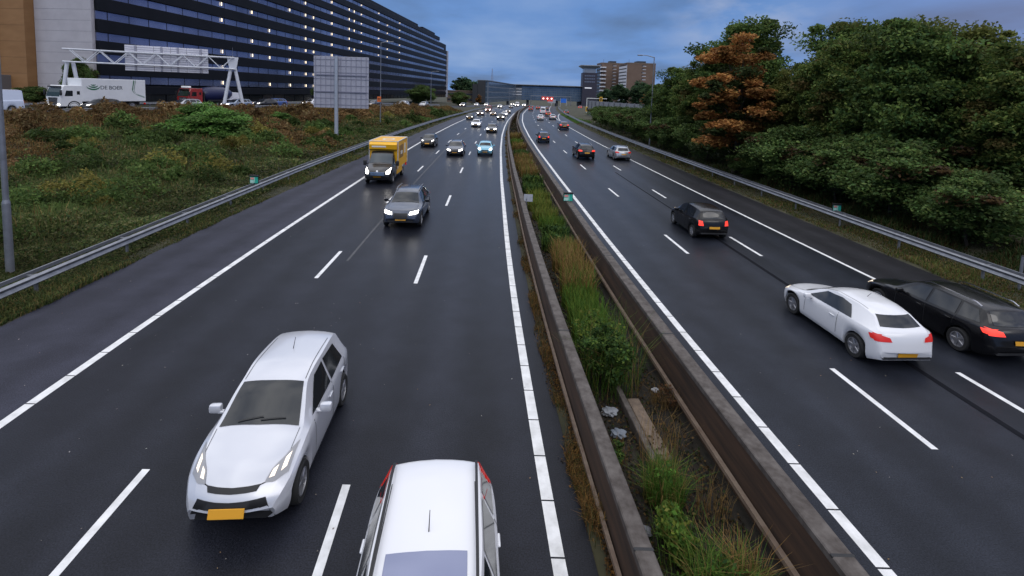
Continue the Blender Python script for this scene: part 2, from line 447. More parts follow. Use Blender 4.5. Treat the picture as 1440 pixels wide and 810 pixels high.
strip("trench_floor", mat("trench_soil", (0.008, 0.007, 0.005), 0.95, noise=(0.026, 0.02, 0.012), scale=2.5, bump=.8), lambda y: RL(y) + 1.08, lambda y: R0(y) - 1.36, -24, 262, -0.243)
# chevron line of the exit
mk = MB(); ys = np.arange(122, 268, 6.0)
for s in (-2.3, 2.3):
    mk.loft([[(EXC(y) + s - .09, y, .016), (EXC(y) + s + .09, y, .016)] for y in ys])
o = mk.build("exit_markings", M_LINE, normals=False); tag(o, kind="structure")
mk = MB()
quad_line(mk, lambda y: R0(y) + 5.62 + .012 * (y - 20), -10, 24.0, .085, .0045)
quad_line(mk, lambda y: R0(y) + 5.668, 24.0, 44, .05, .0045)
o = mk.build("tar_seam", M_TAR, normals=False); tag(o, kind="structure")
mk = MB(); quad_line(mk, lambda y: RL(y) - 6.55, 19, 90, .05, .0045)
o = mk.build("asphalt_joint", M_SEAM, normals=False); tag(o, kind="structure")

# ------------------------------------------------------------------ barriers and guard rails
def sweep_x(fn, prof, y0, y1, step, zf=ROADZ):
    """closed profile (offset, height) swept along X=fn(Y)"""
    ys = np.arange(y0, y1 + .01, step)
    mb = MB(); mb.loft([[(float(fn(y)) + o_, float(y), float(zf(y)) + h_) for o_, h_ in prof] for y in ys], closed=True, caps=True)
    return mb

def median_barrier(fn, side, label, x0, x1, y1):
    t = empty("concrete_barrier", (float(fn(0)), 0, 0)); tag(t, label, "barrier", "concrete barriers of the central reservation")
    def part(n, prof, m_, **k):
        o = sweep_x(fn, prof, -20, y1, 2.0).build(n, m_, smooth=30); o.parent = t; o.matrix_parent_inverse = Matrix.Translation((-t.location.x, 0, 0)); return o
    part("wall", [(x0, -.3), (x1, -.3), (x1, .80), (x0, .80)], M_CONC)
    part("cap", [(x0 - .02, .802), (x1 + .02, .802), (x1 + .02, .90), (x1, .915), (x0, .915), (x0 - .02, .90)], M_CAP)
    if side < 0:
        part("pipe", [(x0 - .10, .06), (x0 - .035, .06), (x0 - .035, .14), (x0 - .10, .14)], M_PIPE)
    else:
        part("pipe", [(x0 - .14, .02), (x0 - .05, .02), (x0 - .05, .10), (x0 - .14, .10)], M_PIPE)
    # joints: dark clamps over the cap every six metres
    jm = None
    for y in np.arange(-6, 90, 6.0):
        if jm is None:
            mb = MB(); mb.box((0, 0, 0), ((x1 - x0) + .052, .05, .036), .008); jm = mb.mesh("joint_clamp", M_DARK)
        o = link("joint_clamp", jm, t); o.location = (float(fn(y)) + (x0 + x1) / 2 - t.location.x, y, .905)
    return t
median_barrier(RL, -1, "dark stained concrete barrier with grey cap beside the oncoming lanes", .88, 1.10, 268)
median_barrier(R0, 1, "dark brown concrete barrier with wide grey cap beside the departing lanes", -1.38, -1.11, 268)

def guard_rail(fn, zf, y0, y1, face, label, spacing=4.0):
    """face = +1 when the beam looks towards +X"""
    t = empty("guard_rail", (float(fn(y0)), y0, float(zf(y0)))); tag(t, label, "guard rail", "steel guard rails")
    inv = Matrix.Translation(-Vector(t.location))
    f = face
    prof = [(.00, .75), (f * .05, .74), (f * .085, .70), (f * .05, .655), (f * .02, .60), (f * .05, .545), (f * .085, .50), (f * .05, .455), (0, .44), (-f * .015, .44), (f * .01, .50), (-f * .015, .60), (f * .01, .70), (-f * .015, .75)]
    o = sweep_x(fn, prof, y0, y1, 2.0, zf).build("beam", M_STEEL, smooth=50); o.parent = t; o.matrix_parent_inverse = inv
    prof2 = [(-f * .02, .72), (-f * .46, .72), (-f * .46, .755), (-f * .02, .755)]
    o = sweep_x(lambda y: fn(y), [(-f * .40, .62), (-f * .46, .62), (-f * .46, .74), (-f * .40, .74)], y0, y1, 2.0, zf).build("rear_beam", M_STEEL); o.parent = t; o.matrix_parent_inverse = inv
    mb = MB(); mb.box((0, 0, .30), (.07, .10, .82), .008); mb.box((-f * .13, 0, .60), (.40, .06, .16), .01); pm = mb.mesh("post", M_STEEL)
    ys = np.arange(y0 + 1, y1, spacing)[:98]
    for y in ys:
        o = link("post", pm, t); o.location = Vector((float(fn(y)) - f * .12, y, float(zf(y)))) - Vector(t.location)
    return t
guard_rail(RAIL_L, lambda y: ROADZ(y), -18, 262, 1, "long galvanised guard rail along the weedy left slope")
guard_rail(RAIL_R, lambda y: ROADZ(y) + .02, -14, 262, -1, "long galvanised guard rail in front of the right woodland")
guard_rail(lambda y: NL(y) + 2.35, lambda y: max(float(ELEV(y)), 0) - .22, 24, 140, 1, "upper guard rail along the near edge of the parallel road", 4.0)
guard_rail(lambda y: NL(y) - 7.3, lambda y: max(float(ELEV(y)), 0) + .05, 24, 180, 1, "upper guard rail between the parallel road and the dark building", 4.0)

# ------------------------------------------------------------------ cars
def car_shape(L, W, top, belt, hwf, rw, wheels, R_t=.31, zb0=.20, crown=.045, sw=None):
    H2 = W / 2
    sw = sw or [(0, .26), (.10 * L, .20), (.27 * L, .14), (.45 * L, .05), (.62 * L, 0), (.82 * L, -.05), (.93 * L, -.09), (L, -.16)]
    return dict(L=L, W=W, top=pchip(*zip(*top)), belt=pchip(*zip(*belt)), hw=pchip(*zip(*[(a, b * H2) for a, b in hwf])),
                rw=pchip(*zip(*rw)), sw=pchip(*zip(*sw)), wheels=wheels, R=R_t, zb0=zb0, crown=crown)

def section(S, x):
    top, belt, hw, rw, cr = float(S['top'](x)), float(S['belt'](x)), float(S['hw'](x)), float(S['rw'](x)), S['crown']
    L = S['L']; zb = S['zb0'] + .10 * (1 - min(1, x / .25)) + .12 * max(0, 1 - (L - x) / .35)
    xm = x + float(S['sw'](x))
    for wx in S['wheels']:
        d = abs(xm - wx); Ra = S['R'] + .055
        if d < Ra: zb = max(zb, S['R'] + math.sqrt(Ra * Ra - d * d))
    belt = min(belt, top - .012); cr = min(cr, max(.01, (top - belt) * .6))
    zb = min(zb, belt - .10)
    ze = top - cr
    rw = min(rw, hw - .05)
    pts = [(hw * .93, zb), (hw * .985, zb + min(.10, (belt - zb) * .3)), (hw, zb + (belt - zb) * .55), (hw * .99, belt - min(.07, (belt - zb) * .25)),
           (hw * .945, belt), (hw * .945, belt), (rw, ze), (rw, ze), (rw * .62, ze + cr * .75), (0, top)]
    return pts

def bspl(pts, s):
    n = len(pts)
    P = [np.array(pts[0])] + [np.array(p) for p in pts] + [np.array((-pts[-2][0], pts[-2][1]))]
    # clamp the start, mirror the end; curve parameter s: s = i - .5 is the midpoint before control point i
    i = int(math.floor(s + .5)); i = max(0, min(n - 1, i)); t = s + .5 - i
    a, b, c = P[i], P[i + 1], P[i + 2]
    if i == 0: a = 2 * np.array(pts[0]) - np.array(pts[1]); 
    return (a + b) / 2 * (1 - t) ** 2 + 2 * t * (1 - t) * b + (b + c) / 2 * t * t

S_SAMP = [0, .35, .7, 1.1, 1.6, 2.1, 2.6, 3.0, 3.4, 3.8, 4.1, 4.35, 4.5, 4.65, 5.0, 5.5, 6.0, 6.3, 6.5, 6.7, 7.0, 7.4, 7.9, 8.4, 8.8]
def car_body_bm(S):
    L = S['L']
    xs = set(np.round(np.concatenate([L * (1 - np.cos(np.linspace(0, math.pi, 70))) / 2, np.array([.01, .03, .06, L - .01, L - .03, L - .06])]), 4))
    for wx in S['wheels']:
        for d in np.linspace(-.42, .42, 22):
            xs.add(round(float(np.clip(wx + d - float(S['sw'](wx)), 0, L)), 4))
    xs = sorted(xs)
    keep = [xs[0]]
    for x in xs[1:]:
        if x - keep[-1] > .008: keep.append(x)
    secs = []
    for x in keep:
        pts = section(S, x); hwm = S['W'] / 2; half = []
        for s in S_SAMP:
            y, z = bspl(pts, s)
            half.append((y, z))
        half.append((0.0, pts[-1][1]))
        full = [(-y, z) for y, z in half] + [(y, z) for y, z in reversed(half[:-1])]
        sx = float(S['sw'](x))
        secs.append([(L / 2 - (x + sx * (abs(y) / hwm) ** 2), y, z) for y, z in full])
    mb = MB(); mb.loft(secs, closed=True, caps=True)
    return mb

_bvh = {}
def bvh_of(me):
    bm = bmesh.new(); bm.from_mesh(me); b = BVHTree.FromBMesh(bm); bm.free(); return b

def resample(pl, n):
    pl = [Vector(p) for p in pl]
    d = [0.0]
    for a, b in zip(pl, pl[1:]): d.append(d[-1] + (b - a).length)
    outp = []
    for k in range(n):
        t = d[-1] * k / (n - 1)
        i = max(0, min(len(pl) - 2, next((j for j in range(len(d) - 1) if d[j + 1] >= t - 1e-9), len(pl) - 2)))
        seg = d[i + 1] - d[i]
        outp.append(pl[i].lerp(pl[i + 1], (t - d[i]) / seg if seg > 1e-9 else 0))
    return outp

def patch(mb, bvh, S, lower, upper, axis, n=9, mrow=5, off=.006, skirt=.012):
    """lay a panel on the body: lower and upper outlines in the plane seen along axis
    axis: 'L','R' outlines (xp, z); 'F','B' outlines (y, z); 'T' outlines (xp, y)"""
    L = S['L']
    lo = resample([(a, b, 0) for a, b in lower], n); up = resample([(a, b, 0) for a, b in upper], n)
    grid = []
    for k in range(n):
        colp = []
        for r_ in range(mrow):
            p = lo[k].lerp(up[k], r_ / (mrow - 1))
            if axis in 'LR':
                s = 1 if axis == 'L' else -1
                o_, d = Vector((L / 2 - p.x, 3 * s, p.y)), Vector((0, -s, 0))
            elif axis in 'FB':
                s = 1 if axis == 'F' else -1
                o_, d = Vector((6 * s, p.x, p.y)), Vector((-s, 0, 0))
            else:
                o_, d = Vector((L / 2 - p.x, p.y, 4)), Vector((0, 0, -1))
            h, nn, _, _ = bvh.ray_cast(o_, d)
            if h is None:
                h, nn, _, _ = bvh.find_nearest(o_ + d * (3 - S['W'] / 2 if axis in 'LR' else 6 - L / 2 if axis in 'FB' else 2.6))
            if nn.dot(d) > 0: nn = -nn
            colp.append(h - d * off * .4 + nn * off)
        grid.append(colp)
    mb.loft(grid)
    return mb

def wheel_meshes(Rt, wd=.205):
    mb = MB(); h = wd / 2
    mb.lathe([(Rt * .66, -h * .9), (Rt * .93, -h), (Rt, -h * .72), (Rt * 1.003, 0), (Rt, h * .72), (Rt * .93, h), (Rt * .66, h * .9)], n=28)
    tyre = mb.mesh("tyre", M_TYRE, 40)
    mb = MB()
    mb.lathe([(Rt * .67, -h * .8), (Rt * .67, h * .86), (Rt * .60, h * .90), (Rt * .585, h * .5), (.001, h * .42)], n=28)
    for k in range(5):
        a = 2 * math.pi * k / 5
        M = Matrix.Rotation(-a, 4, 'Y')
        mb.box((Rt * .33, h * .66, 0), (Rt * .60, .035, .075), .008, mtx=M)
    mb.lathe([(Rt * .17, h * .5), (Rt * .17, h * .84), (.001, h * .88)], n=14)
    rim = mb.mesh("rim", [M_RIM], 35)
    return tyre, rim
M_RIMBACK = mat("wheel_shadow", (0.02, 0.02, 0.02), 0.8)

CARS = {}
def make_car_type(key, S, win, wind, rear, head, tail, plate_f=.42, plate_r=.62, rails=False, grille=None, pillar=None, handles=True, wheel_r=None, spoiler=False, sunroof=None):
    """returns a list of (name, mesh, role, matrix, [sub parts])"""
    L, W = S['L'], S['W']
    parts = []
    I4 = Matrix.Identity(4)
    bm = car_body_bm(S)
    me = bm.mesh(key + "_body", [M_DARK, M_UNDER], 42)
    # faces under the sill or looking down are the dark underside
    for p in me.polygons:
        if p.normal.z < -.6 or (p.center.z < .24 and abs(p.normal.z) > .5): p.material_index = 1
    bv = bvh_of(me)
    parts.append(("body", me, "paint", I4, []))
    # windscreen (seen from the front) and rear window
    for nm, q, ax in (("windscreen", wind, 'T'), ("rear_window", rear, 'B' if rear and rear[0] == 'B' else 'T')):
        if not q: continue
        _, lo, up = q
        mb = MB(); patch(mb, bv, S, lo, up, ax, 11, 7); parts.append((nm, mb.mesh(nm, M_GLASS, 60, False), None, I4, []))
    # side windows
    for lo, up in win:
        for sd in 'LR':
            mb = MB(); patch(mb, bv, S, lo, up, sd, 9, 6)
            parts.append(("side_window", mb.mesh("side_window", M_GLASS, 60, False), None, I4, []))
    # dark gaps of the doors
    if pillar:
        for sd in 'LR':
            for (xa, za, xb, zb_) in pillar:
                mb = MB(); patch(mb, bv, S, [(xa - .007, za), (xb - .007, zb_)], [(xa + .007, za), (xb + .007, zb_)], sd, 8, 2, .003)
                parts.append(("door_gap", mb.mesh("door_gap", M_DARK, None, False), None, I4, []))
    if wind:
        # shut line of the bonnet, wiper arms at the foot of the windscreen
        c0 = wind[1][1][0]; yw = abs(wind[1][0][1])
        lo = [(c0 + .02, -yw - .03), (c0 * .55, -yw - .01), (c0 * .30, -yw * .86), (c0 * .18, -yw * .5), (c0 * .15, 0), (c0 * .18, yw * .5), (c0 * .30, yw * .86), (c0 * .55, yw + .01), (c0 + .02, yw + .03)]
        upp = [(a + (.010 if abs(b) < yw * .95 else 0), b * (1 - .012)) for a, b in lo]
        mb = MB(); patch(mb, bv, S, lo, upp, 'T', 41, 2, .003); parts.append(("bonnet_gap", mb.mesh("bonnet_gap", M_DARK, None, False), None, I4, []))
        for s in (1, -1):
            x1_, x2_ = wind[2][0][0] + .06, L * .80; yr_ = float(S['rw'](L * .6)) - .055
            mb = MB(); patch(mb, bv, S, [(x1_, s * yr_), (x2_, s * (yr_ - .02))], [(x1_, s * (yr_ - .012)), (x2_, s * (yr_ - .032))], 'T', 10, 2, .003); parts.append(("roof_gap", mb.mesh("roof_gap", M_DARK, None, False), None, I4, []))
        for s0 in (-.55, .02):
            mb = MB(); patch(mb, bv, S, [(c0 + .05, s0 * yw), (c0 + .10, (s0 + .62) * yw)], [(c0 + .068, s0 * yw), (c0 + .118, (s0 + .62) * yw)], 'T', 8, 2, .022)
            parts.append(("wiper", mb.mesh("wiper", M_DARK, None, False), None, I4, []))
        mb = MB(); ax_ = wind[2][1][0] + .95; zt = float(S['top'](ax_)); mb.tube((L / 2 - ax_, 0, zt - .01), (L / 2 - ax_ - .14, 0, zt + .16), .008, .005, 6); parts.append(("aerial", mb.mesh("aerial", M_DARK), None, I4, []))
    # lower bumper intake, grille, plates
    if grille:
        for lo, up in grille:
            mb = MB(); patch(mb, bv, S, lo, up, 'F', 11, 4, .007); parts.append(("grille", mb.mesh("grille", M_DARK, 60, False), None, I4, []))
    hit = bv.ray_cast(Vector((6, 0, plate_f)), Vector((-1, 0, 0)))[0]
    mb = MB(); mb.box((0, 0, 0), (.018, .52, .125), .004, mtx=Matrix.Translation((hit.x + .035, 0, plate_f)) @ Matrix.Rotation(R(-22), 4, 'Y'))
    parts.append(("number_plate", mb.mesh("number_plate", M_PLATE, None, False), None, I4, []))
    mb = MB(); patch(mb, bv, S, [(-.26, plate_r - .055), (.26, plate_r - .055)], [(-.26, plate_r + .055), (.26, plate_r + .055)], 'B', 5, 2, .018)
    parts.append(("number_plate", mb.mesh("number_plate", M_PLATE, None, False), None, I4, []))
    mb = MB(); patch(mb, bv, S, [(-.62 * W / 1.8, .27), (.62 * W / 1.8, .27)], [(-.70 * W / 1.8, .40), (.70 * W / 1.8, .40)], 'B', 9, 3, .008)
    parts.append(("rear_bumper_trim", mb.mesh("rear_bumper_trim", M_DARK, 60, False), None, I4, []))
    # lamps
    for s in (1, -1):
        mb = MB()
        if head[0] == 'T': patch(mb, bv, S, [(x, s * y) for x, y in head[1]], [(x, s * y) for x, y in head[2]], 'T', 10, 6, .008)
        else: patch(mb, bv, S, [(s * y, z) for y, z in head[0]], [(s * y, z) for y, z in head[1]], 'F', 8, 4, .008)
        if head[0] == 'T':
            lens = mb.mesh("headlight", mat("lamp_lens", (.30, .30, .31), .12), 60, False); subs = []
            for f0, f1 in ((.12, .30), (.55, .80)):
                lo_, up_ = resample([(a, b, 0) for a, b in head[1]], 21), resample([(a, b, 0) for a, b in head[2]], 21)
                i0, i1 = int(f0 * 20), int(f1 * 20); mb2 = MB()
                patch(mb2, bv, S, [(lo_[i].lerp(up_[i], .22).x, s * lo_[i].lerp(up_[i], .22).y) for i in (i0, i1)], [(lo_[i].lerp(up_[i], .72).x, s * lo_[i].lerp(up_[i], .72).y) for i in (i0, i1)], 'T', 5, 4, .013)
                subs.append(("lamp_reflector", mb2.mesh("lamp_reflector", M_HEAD, 60, False)))
            parts.append(("headlight", lens, None, I4, subs))
        else: parts.append(("headlight", mb.mesh("headlight", M_HEAD, 60, False), "head", I4, []))
        mb = MB()
        for ax, lo, up in tail:
            if ax == 'B': patch(mb, bv, S, [(s * y, z) for y, z in lo], [(s * y, z) for y, z in up], 'B', 8, 4, .009)
            else: patch(mb, bv, S, lo, up, 'L' if s > 0 else 'R', 12, 9, .012)
        parts.append(("tail_light", mb.mesh("tail_light", M_TAIL, 60, False), "tail", I4, []))
    # mirrors
    for s in (1, -1):
        x0 = win[0][0][0][0] + .16; zb = float(S['belt'](x0)); yb = float(S['hw'](x0))
        mb = MB(); mb.box((L / 2 - x0 - .04, s * (yb + .10), zb + .07), (.13, .22, .15), .045, seg=2); mb.box((L / 2 - x0 - .02, s * (yb - .02), zb + .02), (.08, .14, .05), .015)
        parts.append(("mirror", mb.mesh("mirror", M_DARK, 40), "paint2", I4, []))
    if handles:
        for s in (1, -1):
            for (hx, hz) in handles if isinstance(handles, list) else [(L * .52, .78 * float(S['belt'](L * .5)) + .1)]:
                yb = bv.ray_cast(Vector((L / 2 - hx, 3 * s, hz)), Vector((0, -s, 0)))[0]
                if yb is None: continue
                mb = MB(); mb.box((L / 2 - hx, yb.y + s * .012, hz), (.20, .035, .03), .01)
                parts.append(("door_handle", mb.mesh("door_handle", M_DARK, 40), "paint", I4, []))
    if rails:
        for s in (1, -1):
            mb = MB(); xs = np.linspace(rails[0], rails[1], 12); yy = rails[2]; pts = []
            for i, x in enumerate(xs):
                z = float(S['top'](x)) - .012 + (.045 if 0 < i < 11 else 0.0); pts.append((L / 2 - x, s * min(yy, float(S['rw'](x)) - .03), z))
            mb.loft([[(a, b - .018, c), (a, b + .018, c), (a, b + .018, c + .025), (a, b - .018, c + .025)] for a, b, c in pts], closed=True, caps=True)
            parts.append(("roof_rail", mb.mesh("roof_rail", rails[3], 40), None, I4, []))
    if spoiler:
        mb = MB(); xs_, z_ = spoiler, float(S['top'](spoiler)); wr = float(S['rw'](spoiler))
        mb.prism([(L / 2 - xs_ + .10, -wr + .03, z_ - .02), (L / 2 - xs_ - .16, -wr + .07, z_ - .03), (L / 2 - xs_ - .16, wr - .07, z_ - .03), (L / 2 - xs_ + .10, wr - .03, z_ - .02)], (0, 0, .028))
        parts.append(("roof_spoiler", mb.mesh("roof_spoiler", M_DARK, 40), "paint", I4, []))
    if sunroof:
        xa, xb, yw_ = sunroof
        mb = MB(); patch(mb, bv, S, [(xa, -yw_), (xa, yw_)], [(xb, -yw_), (xb, yw_)], 'T', 9, 6, .005); parts.append(("sunroof", mb.mesh("sunroof", mat("roof_glass", (.22, .24, .35), .22, .35), 60, False), None, I4, []))  # sky reflection put into the pane as a pale blue base
    ty, rm = wheel_meshes(S['R'])
    for wx in S['wheels']:
        for s in (1, -1):
            M = Matrix.Translation((L / 2 - wx, s * (W / 2 - .125), S['R'])) @ (Matrix.Rotation(math.pi, 4, 'Z') if s < 0 else I4)
            parts.append(("wheel", ty, None, M, [("rim", rm)]))
    CARS[key] = (S, parts)

def place_vehicle(key, fn, y, off, direction, label, cat, group, col, head=None, tail=None, name="car", xy=None, z=None, heading=None, dark=None, scale=None):
    """fn(y)+off = centre line; y = middle of the car; direction -1 towards the viewer"""
    S, parts = CARS[key]
    if xy: X, Y = xy
    else: X, Y = float(fn(y)) + off, y
    a = tangent(fn, Y) if heading is None else heading
    if direction < 0: a += math.pi
    t = empty(name, (X, Y, float(ROADZ(Y)) + .006 if z is None else z), a)
    if scale: t.scale = scale
    tag(t, label, cat, group)
    for nm, me, role, M, subs in parts:
        o = link(nm, me, t); o.matrix_local = M
        mm = col if role == "paint" else (dark or col) if role == "paint2" else head if role == "head" else tail if role == "tail" else None
        if mm is not None:
            o.material_slots[0].link = 'OBJECT'; o.material_slots[0].material = mm
        for sn, sm in subs:
            so = link(sn, sm, o)
            if sn == "lamp_reflector" and head is not None: so.material_slots[0].link = 'OBJECT'; so.material_slots[0].material = head
    return t

def scale_pts(pts, kx, kz=1.0): return [(x * kx, z * kz) for x, z in pts]

# small hatchback
HATCH = car_shape(4.05, 1.74,
    [(0, .46), (.04, .56), (.18, .72), (.45, .88), (.75, .97), (1.0, 1.03), (1.80, 1.44), (2.35, 1.51), (3.1, 1.49), (3.62, 1.42), (3.86, 1.09), (3.97, .98), (4.02, .80), (4.05, .58)],
    [(0, .44), (.06, .54), (.25, .68), (.6, .84), (1.05, .92), (2.4, .97), (3.5, 1.02), (3.85, .98), (3.98, .82), (4.05, .56)],
    [(0, .74), (.08, .84), (.3, .95), (.8, 1.0), (2.4, 1.0), (3.4, .985), (3.85, .93), (3.98, .86), (4.05, .78)],
    [(0, .50), (.1, .56), (.4, .66), (1.0, .73), (1.3, .68), (1.85, .585), (2.5, .60), (3.3, .575), (3.6, .56), (3.85, .64), (4.05, .5)],
    (.80, 3.32), .305)
make_car_type("hatch", HATCH,
    [([(1.42, .985), (2.42, 1.0)], [(2.02, 1.36), (2.42, 1.40)]), ([(2.50, 1.005), (3.28, 1.04)], [(2.50, 1.405), (3.18, 1.36)])],
    ('T', [(1.12, -.66), (1.08, 0), (1.12, .66)], [(1.76, -.53), (1.74, 0), (1.76, .53)]),
    ('B', [(-.54, 1.06), (.54, 1.06)], [(-.47, 1.36), (.47, 1.36)]),
    ('T', [(.26, .44), (.30, .58), (.46, .735)], [(.42, .50), (.60, .62), (.92, .76)]),
    [('B', [(.52, .74), (.74, .74)], [(.56, .96), (.72, .98)])],
    grille=[([(-.64, .30), (.64, .30)], [(-.50, .585), (.50, .585)]), ([(-.36, .66), (.36, .66)], [(-.40, .715), (.40, .715)])], plate_f=.485, plate_r=.66,
    pillar=[(1.38, .42, 1.40, .93), (2.46, .34, 2.46, .98), (3.2, .70, 3.34, 1.0)], handles=[(2.28, .84), (3.10, .87)])

# sporty two-box coupe
COUPE = car_shape(4.38, 1.80,
    [(0, .46), (.04, .58), (.25, .76), (.85, .90), (1.15, .96), (2.0, 1.33), (2.5, 1.42), (3.1, 1.42), (3.70, 1.34), (4.06, 1.11), (4.25, 1.01), (4.33, .82), (4.38, .55)],
    [(0, .44), (.06, .55), (.3, .70), (1.15, .86), (2.6, .94), (3.7, 1.0), (4.12, .98), (4.30, .82), (4.38, .53)],
    [(0, .72), (.08, .83), (.32, .95), (.9, 1.0), (2.6, .985), (3.5, 1.0), (4.05, .95), (4.28, .87), (4.38, .78)],
    [(0, .50), (.1, .56), (.4, .68), (1.1, .75), (1.4, .70), (2.0, .56), (2.6, .575), (3.3, .55), (3.75, .54), (4.1, .66), (4.38, .5)],
    (.90, 3.55), .325)
make_car_type("coupe", COUPE,
    [([(1.55, .935), (3.36, 1.01)], [(2.10, 1.26), (2.7, 1.325), (3.08, 1.28)])],
    ('T', [(1.22, -.68), (1.17, 0), (1.22, .68)], [(1.92, -.52), (1.90, 0), (1.92, .52)]),
    ('B', [(-.56, 1.09), (.56, 1.09)], [(-.47, 1.30), (.47, 1.30)]),
    ([(.40, .56), (.60, .58), (.78, .64)], [(.45, .66), (.60, .70), (.79, .74)]),
    [('B', [(.44, .80), (.80, .78)], [(.48, .90), (.80, .97)]), ('L', [(4.05, .82), (4.20, .80)], [(3.98, .93), (4.18, .96)])],
    grille=[([(-.55, .26), (.55, .26)], [(-.45, .46), (.45, .46)])], plate_f=.40, plate_r=.46,
    pillar=[(1.50, .40, 1.53, .90), (2.86, .36, 2.90, .96)], handles=[(2.68, .80)], spoiler=False)

# estate car
ESTATE = car_shape(4.70, 1.84,
    [(0, .48), (.04, .62), (.25, .78), (.95, .93), (1.28, .99), (2.10, 1.40), (2.6, 1.47), (3.6, 1.455), (4.12, 1.40), (4.42, 1.08), (4.58, 1.0), (4.66, .80), (4.70, .58)],
    [(0, .46), (.06, .58), (.3, .73), (1.28, .90), (2.8, .96), (4.1, 1.0), (4.45, .98), (4.60, .82), (4.70, .56)],
    [(0, .72), (.08, .83), (.32, .95), (.9, 1.0), (2.8, 1.0), (4.0, .985), (4.42, .94), (4.60, .87), (4.70, .78)],
    [(0, .50), (.1, .56), (.4, .70), (1.2, .77), (1.5, .72), (2.10, .60), (2.8, .62), (3.8, .59), (4.15, .575), (4.45, .68), (4.70, .5)],
    (.92, 3.72), .325)
ESTATE_WIN = [([(1.66, .955), (2.62, .985)], [(2.22, 1.33), (2.62, 1.375)]), ([(2.70, .985), (3.55, 1.01)], [(2.70, 1.38), (3.50, 1.37)]), ([(3.63, 1.015), (4.20, 1.05)], [(3.58, 1.365), (4.0, 1.32)])]
ESTATE_TAIL = [('B', [(.46, .84), (.80, .82)], [(.50, .95), (.80, 1.0)]), ('L', [(4.36, .86), (4.52, .84)], [(4.28, .96), (4.50, .99)])]
make_car_type("estate", ESTATE, ESTATE_WIN,
    ('T', [(1.36, -.70), (1.31, 0), (1.36, .70)], [(2.02, -.55), (2.0, 0), (2.02, .55)]),
    ('B', [(-.58, 1.05), (.58, 1.05)], [(-.50, 1.35), (.50, 1.35)]),
    ([(.42, .58), (.62, .60), (.80, .66)], [(.45, .70), (.62, .74), (.81, .77)]), ESTATE_TAIL,
    grille=[([(-.38, .50), (.38, .50)], [(-.36, .66), (.36, .66)]), ([(-.6, .26), (.6, .26)], [(-.5, .40), (.5, .40)])], plate_f=.45, plate_r=.70,
    pillar=[(1.60, .40, 1.63, .92), (2.66, .34, 2.66, .97), (3.50, .70, 3.60, 1.0)], handles=[(2.45, .82), (3.40, .85)],
    rails=(2.25, 4.0, .56, M_CHROME))

# compact family carrier with tall rear lamps
MPV = car_shape(4.45, 1.80,
    [(0, .52), (.04, .66), (.22, .84), (.75, 1.0), (1.05, 1.08), (1.90, 1.52), (2.4, 1.60), (3.5, 1.58), (4.02, 1.52), (4.26, 1.14), (4.36, 1.0), (4.42, .80), (4.45, .58)],
    [(0, .50), (.06, .62), (.26, .78), (1.05, .98), (2.6, 1.03), (4.0, 1.06), (4.28, 1.02), (4.38, .82), (4.45, .56)],
    [(0, .74), (.08, .84), (.3, .95), (.8, 1.0), (2.6, 1.0), (3.8, .985), (4.25, .95), (4.38, .89), (4.45, .80)],
    [(0, .50), (.1, .56), (.4, .68), (1.0, .76), (1.3, .72), (1.9, .615), (2.6, .645), (3.6, .63), (4.05, .62), (4.28, .72), (4.45, .5)],
    (.85, 3.55), .32)
make_car_type("mpv", MPV,
    [([(1.45, 1.05), (2.50, 1.07)], [(2.05, 1.46), (2.50, 1.50)]), ([(2.58, 1.07), (3.40, 1.09)], [(2.58, 1.505), (3.36, 1.49)]), ([(3.48, 1.09), (3.96, 1.11)], [(3.44, 1.485), (3.84, 1.45)])],
    ('T', [(1.12, -.70), (1.08, 0), (1.12, .70)], [(1.82, -.57), (1.80, 0), (1.82, .57)]),
    ('B', [(-.54, 1.12), (.54, 1.12)], [(-.50, 1.46), (.50, 1.46)]),
    ([(.42, .66), (.60, .67), (.78, .72)], [(.45, .80), (.60, .84), (.79, .87)]),
    [('B', [(.62, .98), (.82, .98)], [(.59, 1.44), (.70, 1.42)]), ('L', [(4.02, 1.09), (4.20, 1.08)], [(3.90, 1.44), (4.02, 1.46)])],
    grille=[([(-.55, .28), (.55, .28)], [(-.42, .52), (.42, .52)])], plate_f=.45, plate_r=.72,
    pillar=[(1.42, .42, 1.44, 1.0), (2.54, .34, 2.54, 1.05), (3.42, .70, 3.45, 1.07)], handles=[(2.36, .90), (3.28, .92)],
    rails=(2.0, 3.95, .585, M_DARK), sunroof=(1.98, 2.50, .47))

